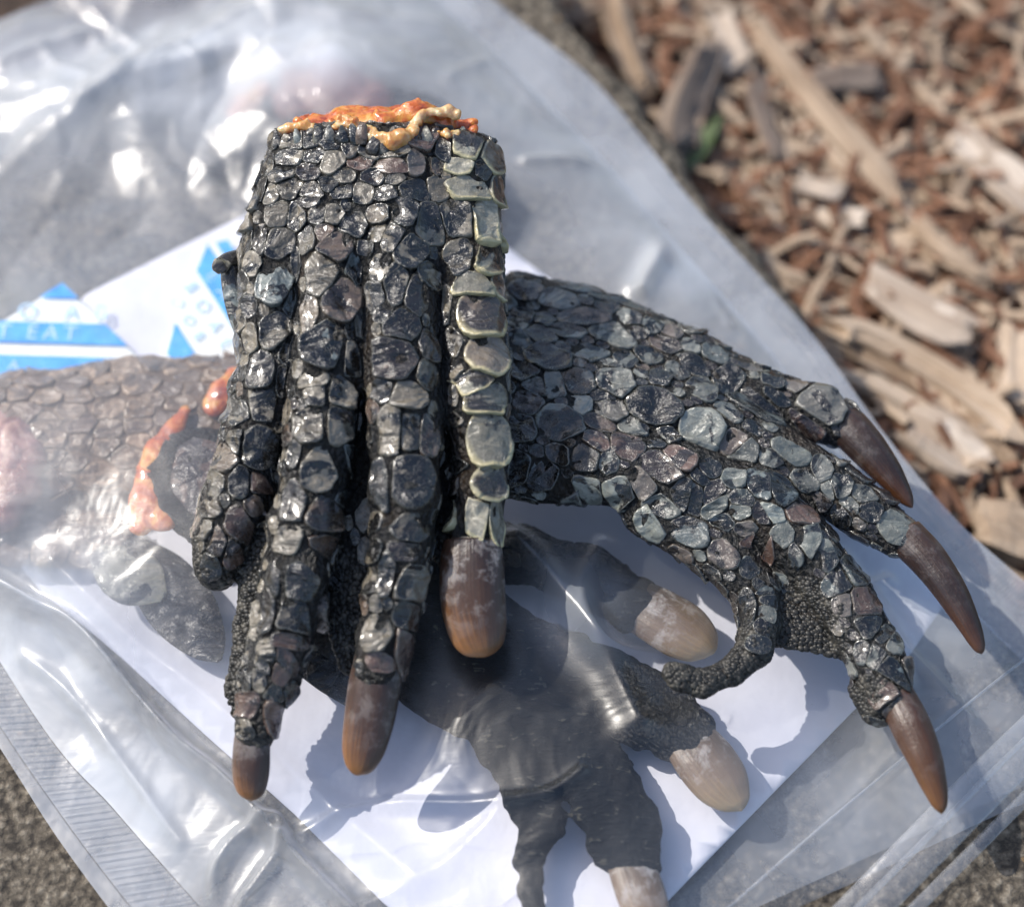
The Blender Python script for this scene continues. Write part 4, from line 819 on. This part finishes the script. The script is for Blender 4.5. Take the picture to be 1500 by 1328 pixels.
# ------------------------------------------------------------------ the clear bag
def build_bag():
    zE = .12
    Ro = [(560, -230), (640, -110), (725, 0), (860, 108), (940, 200), (1010, 290), (1110, 400), (1200, 502), (1300, 640), (1400, 760), (1500, 850), (1620, 960), (1720, 1050)]
    Ri = [(470, -180), (555, -90), (640, 0), (765, 118), (858, 212), (945, 310), (1048, 428), (1140, 535), (1238, 680), (1338, 805), (1440, 912), (1555, 1020), (1650, 1110)]
    Li = [(-450, 235), (-200, 640), (48, 1045), (170, 1190), (292, 1328), (430, 1480), (560, 1620)]
    Lo = [(-530, 272), (-260, 690), (0, 1095), (80, 1220), (166, 1338), (290, 1500), (420, 1640)]
    W = lambda L: np.array([U(np.array(float(a)), np.array(float(b)), zE) for a, b in L])
    Ro, Ri, Li, Lo = W(Ro), W(Ri), W(Li), W(Lo)
    def along(P, n):
        P = catmull(P, 400); s = np.concatenate([[0], np.cumsum(np.linalg.norm(np.diff(P, axis=0), axis=1))]); s /= s[-1]; t = np.linspace(0, 1, n)
        return np.stack([np.interp(t, s, P[:, i]) for i in range(3)], 1)
    # obstacle grid
    g = .1; x0, y0 = -13.0, -12.5; nx, ny = 270, 260
    ob = np.full((nx, ny), .05, np.float32); cp = np.full((nx, ny), 9.0, np.float32)
    def bins(P): i = np.floor((P[:, 0] - x0) / g).astype(int); j = np.floor((P[:, 1] - y0) / g).astype(int); ok = (i >= 0) & (j >= 0) & (i < nx) & (j < ny); return i[ok], j[ok], P[ok, 2]
    for P in INS: i, j, z = bins(P); np.maximum.at(ob, (i, j), z + .04)
    for o, P in CAPS: i, j, z = bins(P); np.minimum.at(cp, (i, j), z - .02)
    def dil(A, f):
        B = A.copy()
        for a, b in ((1, 0), (-1, 0), (0, 1), (0, -1)): B = f(B, np.roll(np.roll(A, a, 0), b, 1))
        return B
    for _ in range(4): ob = dil(ob, np.maximum)
    cp = dil(cp, np.minimum)
    print('BAG conflict', float((ob - cp).max()), np.argwhere((ob - cp) > .02).shape)
    ii, jj = np.meshgrid(x0 + g * (np.arange(nx) + .5), y0 + g * (np.arange(ny) + .5), indexing='ij')
    poly = np.concatenate([along(Li, 80), along(Ri, 80)[::-1]])[:, :2]
    ins = np.zeros((nx, ny), bool)
    for a in range(len(poly)):
        p, q = poly[a], poly[(a + 1) % len(poly)]
        c = ((p[1] > jj) != (q[1] > jj)) & (ii < (q[0] - p[0]) * (jj - p[1]) / (q[1] - p[1] + 1e-12) + p[0]); ins ^= c
    H = np.where(ins, np.maximum(ob, .3), .10).astype(np.float32)
    for it in range(260):
        A = .25 * (np.roll(H, 1, 0) + np.roll(H, -1, 0) + np.roll(H, 1, 1) + np.roll(H, -1, 1)) + .0009
        H = np.where(ins, np.minimum(np.maximum(A, ob), np.maximum(cp, .12)), .10)
    def samp(A, P):
        u = np.clip((P[..., 0] - x0) / g - .5, 0, nx - 1.01); v = np.clip((P[..., 1] - y0) / g - .5, 0, ny - 1.01); i = u.astype(int); j = v.astype(int); a = u - i; b = v - j
        return (A[i, j] * (1 - a) + A[i + 1, j] * a) * (1 - b) + (A[i, j + 1] * (1 - a) + A[i + 1, j + 1] * a) * b
    for it in range(28): H = np.minimum(.2 * (H + np.roll(H, 1, 0) + np.roll(H, -1, 0) + np.roll(H, 1, 1) + np.roll(H, -1, 1)), np.maximum(cp, .12))
    ns, nt = 420, 460
    L, R = along(Li, nt), along(Ri, nt); s = np.linspace(0, 1, ns)[:, None, None]
    P = L[None] * (1 - s) + R[None] * s
    h = samp(H, P)
    P2 = P[..., :2]
    # folds: polylines (photo px), width, height, sharpness
    folds = [([(-60, 840), (60, 905), (130, 950), (250, 1085), (330, 1150), (420, 1245), (520, 1345)], .11, .36), ([(30, 960), (95, 1010), (180, 1120), (260, 1230)], .10, .12), ([(90, 860), (200, 960), (330, 1060), (470, 1180), (600, 1290)], .22, .20),
             ([(305, 1330), (315, 1275), (350, 1230), (405, 1205), (415, 1240), (380, 1290), (345, 1330)], .09, .26), ([(415, 1240), (500, 1205), (580, 1192), (700, 1200), (800, 1190), (850, 1160)], .08, .12), ([(540, 1330), (640, 1290), (730, 1215)], .12, .12),
             ([(700, 40), (760, 120), (800, 160), (880, 205), (950, 280), (1010, 345), (1050, 420), (1070, 470)], .10, .22), ([(985, 330), (965, 380), (940, 430)], .18, .25), ([(770, 250), (850, 235), (930, 240), (980, 300)], .10, .14), ([(660, 130), (690, 100), (720, 70), (690, 20)], .10, .18),
             ([(755, 830), (800, 880), (850, 950), (900, 1030), (930, 1090)], .30, .30), ([(880, 830), (850, 900), (880, 980), (960, 1000)], .16, .18), ([(380, 10), (300, 60), (240, 95), (170, 130)], .09, .22), ([(240, 85), (262, 75), (300, 118)], .06, .14), ([(0, 90), (60, 60), (130, 35), (145, 60), (190, 125), (140, 170)], .10, .26),
             ([(60, 60), (90, 100), (135, 130), (120, 180)], .09, .18), ([(125, 175), (190, 130), (260, 110), (330, 90)], .10, .16), ([(0, 245), (70, 200), (130, 170)], .16, .2), ([(420, 0), (470, 30), (560, 40), (640, 30)], .14, .18), ([(130, 0), (170, 40), (210, 70), (200, 100)], .09, .2), ([(1300, 850), (1240, 900), (1330, 960), (1420, 1050)], .12, .12), ([(1080, 1330), (1210, 1210), (1330, 1090), (1500, 960)], .05, .05), ([(1230, 820), (1290, 900), (1330, 1000)], .14, .14)]
    def pdist(poly2):
        Q = catmull(poly2, max(12, 5 * len(poly2))); d = np.full(P2.shape[:2], 1e9)
        for a, b in zip(Q[:-1], Q[1:]):
            e = b - a; t = np.clip(((P2 - a) @ e) / (e @ e), 0, 1); d = np.minimum(d, np.linalg.norm(P2 - a - t[..., None] * e, axis=-1))
        return d
    add = np.zeros_like(h)
    for L_, wd, ht in folds:
        q = np.array([U(np.array(float(a)), np.array(float(b)), .5)[:2] for a, b in L_]); d = pdist(q)
        if q[:, 1].mean() > 4.6 and q[:, 0].mean() < 0: wd, ht = wd * 1.5, ht * .4
        add += ht * np.exp(-np.abs(d / wd) ** 1.5) * (.75 + .5 * fbm(np.concatenate([P2 * 1.2, P[..., :1] * 0 + ht], -1), 2))
    # crumple: creased facets, strongest at the top left
    rs = np.random.default_rng(4); cr = np.zeros_like(h)
    wq = np.stack([fbm(np.concatenate([P2 * .35, P[..., :1] * 0 + 3.3], -1), 2), fbm(np.concatenate([P2 * .35, P[..., :1] * 0 + 8.8], -1), 2)], -1) * 2.2
    for kf, am in ((.30, .10), (.42, .08), (.55, .06), (.8, .03)):
        for _ in range(2):
            a = rs.uniform(0, np.pi); f = (P2 + wq) @ np.array([math.cos(a), math.sin(a)]) * kf + rs.random(); cr += am * np.abs((f % 1) * 2 - 1)
    from mathutils.geometry import delaunay_2d_cdt
    fac = np.zeros_like(h)
    for sp_, am in ((1.7, .17), (.85, .075), (.45, .028)):
        pts = [Vector((x + rs.uniform(-.42, .42) * sp_, y + rs.uniform(-.42, .42) * sp_)) for x in np.arange(-14, 14, sp_) for y in np.arange(-13, 13, sp_)]
        ov, oe, of, *_r = delaunay_2d_cdt(pts, [], [], 0, 1e-6); zv = rs.normal(0, am, len(ov)); lay = np.zeros_like(h); px_, py_ = P2[..., 0], P2[..., 1]
        cell = {}
        ci_, cj_ = np.floor((px_ + 20) / .8).astype(int), np.floor((py_ + 20) / .8).astype(int); key = ci_ * 100 + cj_; od = np.argsort(key.ravel(), kind='stable'); ks = key.ravel()[od]; fx, fy = px_.ravel(), py_.ravel(); lf = lay.ravel()
        for t_ in of:
            a, b, c = (ov[q] for q in t_); mnx, mxx, mny, mxy = min(a.x, b.x, c.x), max(a.x, b.x, c.x), min(a.y, b.y, c.y), max(a.y, b.y, c.y)
            idx_ = []
            for i_ in range(int((mnx + 20) / .8), int((mxx + 20) / .8) + 1):
                lo_ = np.searchsorted(ks, i_ * 100 + int((mny + 20) / .8)); hi_ = np.searchsorted(ks, i_ * 100 + int((mxy + 20) / .8), 'right'); idx_.append(od[lo_:hi_])
            idx_ = np.concatenate(idx_); x_, y_ = fx[idx_], fy[idx_]; dn = (b.y - c.y) * (a.x - c.x) + (c.x - b.x) * (a.y - c.y)
            if abs(dn) < 1e-9: continue
            l1 = ((b.y - c.y) * (x_ - c.x) + (c.x - b.x) * (y_ - c.y)) / dn; l2 = ((c.y - a.y) * (x_ - c.x) + (a.x - c.x) * (y_ - c.y)) / dn; ok = (l1 >= -1e-6) & (l2 >= -1e-6) & (l1 + l2 <= 1 + 1e-6)
            lf[idx_[ok]] = (l1 * zv[t_[0]] + l2 * zv[t_[1]] + (1 - l1 - l2) * zv[t_[2]])[ok]
        fac += lf.reshape(h.shape)
    cr -= cr.mean(); tl = U(np.array(150.), np.array(60.), .5)[:2]; wt = .12 + 1.0 * np.exp(-(np.linalg.norm(P2 - tl, axis=-1) / 3.6) ** 2)
    ed = np.minimum(np.linspace(0, 1, ns), 1 - np.linspace(0, 1, ns)); ef = np.clip(ed / .05, 0, 1)[:, None]; ef = ef * ef * (3 - 2 * ef)
    ll = U(np.array(180.), np.array(1080.), .5)[:2]; wf = .20 + .22 * np.exp(-(np.linalg.norm(P2 - ll, axis=-1) / 2.6) ** 2) + 1.0 * np.exp(-(np.linalg.norm(P2 - tl, axis=-1) / 4.2) ** 2); h = h + ef * (add + cr * wt * .35 + fac * wf + .06)
    h = np.minimum(h, np.maximum(samp(cp, P), .14))
    # light smoothing keeps creases readable without stair steps
    for _ in range(1): h[1:-1, 1:-1] = .5 * h[1:-1, 1:-1] + .125 * (h[2:, 1:-1] + h[:-2, 1:-1] + h[1:-1, 2:] + h[1:-1, :-2])
    P[..., 2] = h
    bag = thing('plastic_bag', 'crumpled clear plastic zip bag holding reptile pieces, with ribbed sealed sides', 'plastic bag')
    I = np.arange(ns * nt).reshape(ns, nt); F = np.stack([I[:-1, :-1], I[:-1, 1:], I[1:, 1:], I[1:, :-1]], -1).reshape(-1, 4)
    v = P.reshape(-1, 3); a_, b_, c_ = v[F[0, 0]], v[F[0, 1]], v[F[0, 2]]
    if np.cross(b_ - a_, c_ - a_)[2] < 0: F = F[:, ::-1].copy()
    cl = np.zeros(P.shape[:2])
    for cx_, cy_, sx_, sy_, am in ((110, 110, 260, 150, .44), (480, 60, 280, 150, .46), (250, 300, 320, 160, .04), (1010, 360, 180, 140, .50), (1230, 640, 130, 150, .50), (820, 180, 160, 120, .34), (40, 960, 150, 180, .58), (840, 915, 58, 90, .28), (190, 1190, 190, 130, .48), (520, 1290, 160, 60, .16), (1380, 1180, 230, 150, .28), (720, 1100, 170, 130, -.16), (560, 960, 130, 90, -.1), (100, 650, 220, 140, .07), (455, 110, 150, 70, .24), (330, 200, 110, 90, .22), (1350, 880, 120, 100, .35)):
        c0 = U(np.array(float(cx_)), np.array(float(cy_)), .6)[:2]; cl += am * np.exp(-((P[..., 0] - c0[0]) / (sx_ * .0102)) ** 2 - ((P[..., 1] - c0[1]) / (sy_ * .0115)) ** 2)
    painted_haze = np.stack([cl * 0, cl * 0, np.clip(cl, -.03, .70)], -1).reshape(-1, 3)     # milky film, plus sky reflection and sheen painted in as white haze
    obj('top_sheet', mesh_from('top_sheet', v, F, True, {'cv': painted_haze}), MT['film'], bag)
    ns2, nt2 = 60, 80; L2, R2 = along(Lo, nt2), along(Ro, nt2); s2 = np.linspace(0.0, 1, ns2)[:, None, None]; B = L2[None] * (1 - s2) + R2[None] * s2; B[..., 2] = .075 + .02 * fbm(B, 2)
    I2 = np.arange(ns2 * nt2).reshape(ns2, nt2); F2 = np.stack([I2[:-1, :-1], I2[:-1, 1:], I2[1:, 1:], I2[1:, :-1]], -1).reshape(-1, 4)
    if np.cross(B.reshape(-1, 3)[F2[0, 1]] - B.reshape(-1, 3)[F2[0, 0]], B.reshape(-1, 3)[F2[0, 2]] - B.reshape(-1, 3)[F2[0, 0]])[2] < 0: F2 = F2[:, ::-1].copy()
    obj('bottom_sheet', mesh_from('bottom_sheet', B.reshape(-1, 3), F2), MT['film_low'], bag)
    def seal(A, Bq, nm, fr0, fr1, m, amp, per, up=.0):
        n1, n2 = 40, 900; a, b = along(A, n2), along(Bq, n2); s3 = np.linspace(fr0, fr1, n1)[:, None, None]; Q = a[None] * (1 - s3) + b[None] * s3
        ln = np.cumsum(np.concatenate([[0], np.linalg.norm(np.diff(a, axis=0), axis=1)]))
        Q[..., 2] = .11 + up + amp * .6 * (np.sin(ln[None] * 2 * np.pi / per) if per > 0 else np.sin(s3[..., 0] * 2 * np.pi * -per)) * np.clip(8 * np.minimum(s3[..., 0] - fr0, fr1 - s3[..., 0]) / (fr1 - fr0), 0, 1) + .05 * (fbm(Q * .5, 2) - .5)
        I3 = np.arange(n1 * n2).reshape(n1, n2); F3 = np.stack([I3[:-1, :-1], I3[:-1, 1:], I3[1:, 1:], I3[1:, :-1]], -1).reshape(-1, 4); vv = Q.reshape(-1, 3)
        if np.cross(vv[F3[0, 1]] - vv[F3[0, 0]], vv[F3[0, 2]] - vv[F3[0, 0]])[2] < 0: F3 = F3[:, ::-1].copy()
        cv = np.stack([np.broadcast_to(ln[None] * .35, Q.shape[:2]), np.broadcast_to(s3[..., 0], Q.shape[:2]), Q[..., 2] * 0], -1).reshape(-1, 3)
        obj(nm, mesh_from(nm, vv, F3, True, {'cv': cv}), m, bag)
    seal(Li, Lo, 'side_seal', 0, .74, MT['seal'], .012, .11); seal(Li, Lo, 'seal_margin', .76, 1.0, MT['zip'], .0, 1)
    seal(Ri, Ro, 'side_seal', 0.0, .55, MT['margin'], .0, 1); seal(Ri, Ro, 'ribbed_margin', .55, 1.0, MT['seal'], .006, -6)
    # zip ribs across the mouth
    for (a0, a1, wd, up) in (((1225, 1345), (1520, 1052), .16, .05), ((1258, 1352), (1535, 1078), .22, .07), ((1300, 1370), (1560, 1112), .10, .04), ((1060, 1345), (1520, 950), .02, .015)):
        p, q = U(np.array(float(a0[0])), np.array(float(a0[1])), .3), U(np.array(float(a1[0])), np.array(float(a1[1])), .3); n = 120; t = np.linspace(0, 1, n)[:, None]; c = p + (q - p) * t; e = (q - p) / np.linalg.norm(q - p); nn = np.array([-e[1], e[0], 0])
        c[:, 2] = samp(H, c) + .16; k = 9; th = np.linspace(0, np.pi, k); V = c[:, None] + wd * np.cos(th)[None, :, None] * nn + (up * np.sin(th))[None, :, None] * np.array([0, 0, 1.0])
        I4 = np.arange(n * k).reshape(n, k); F4 = np.stack([I4[:-1, :-1], I4[1:, :-1], I4[1:, 1:], I4[:-1, 1:]], -1).reshape(-1, 4); vv = V.reshape(-1, 3)
        if np.cross(vv[F4[4, 1]] - vv[F4[4, 0]], vv[F4[4, 2]] - vv[F4[4, 0]])[2] < 0: F4 = F4[:, ::-1].copy()
        obj('zip_rib', mesh_from('zip_rib', vv, F4), MT['zip'], bag)
build_bag()
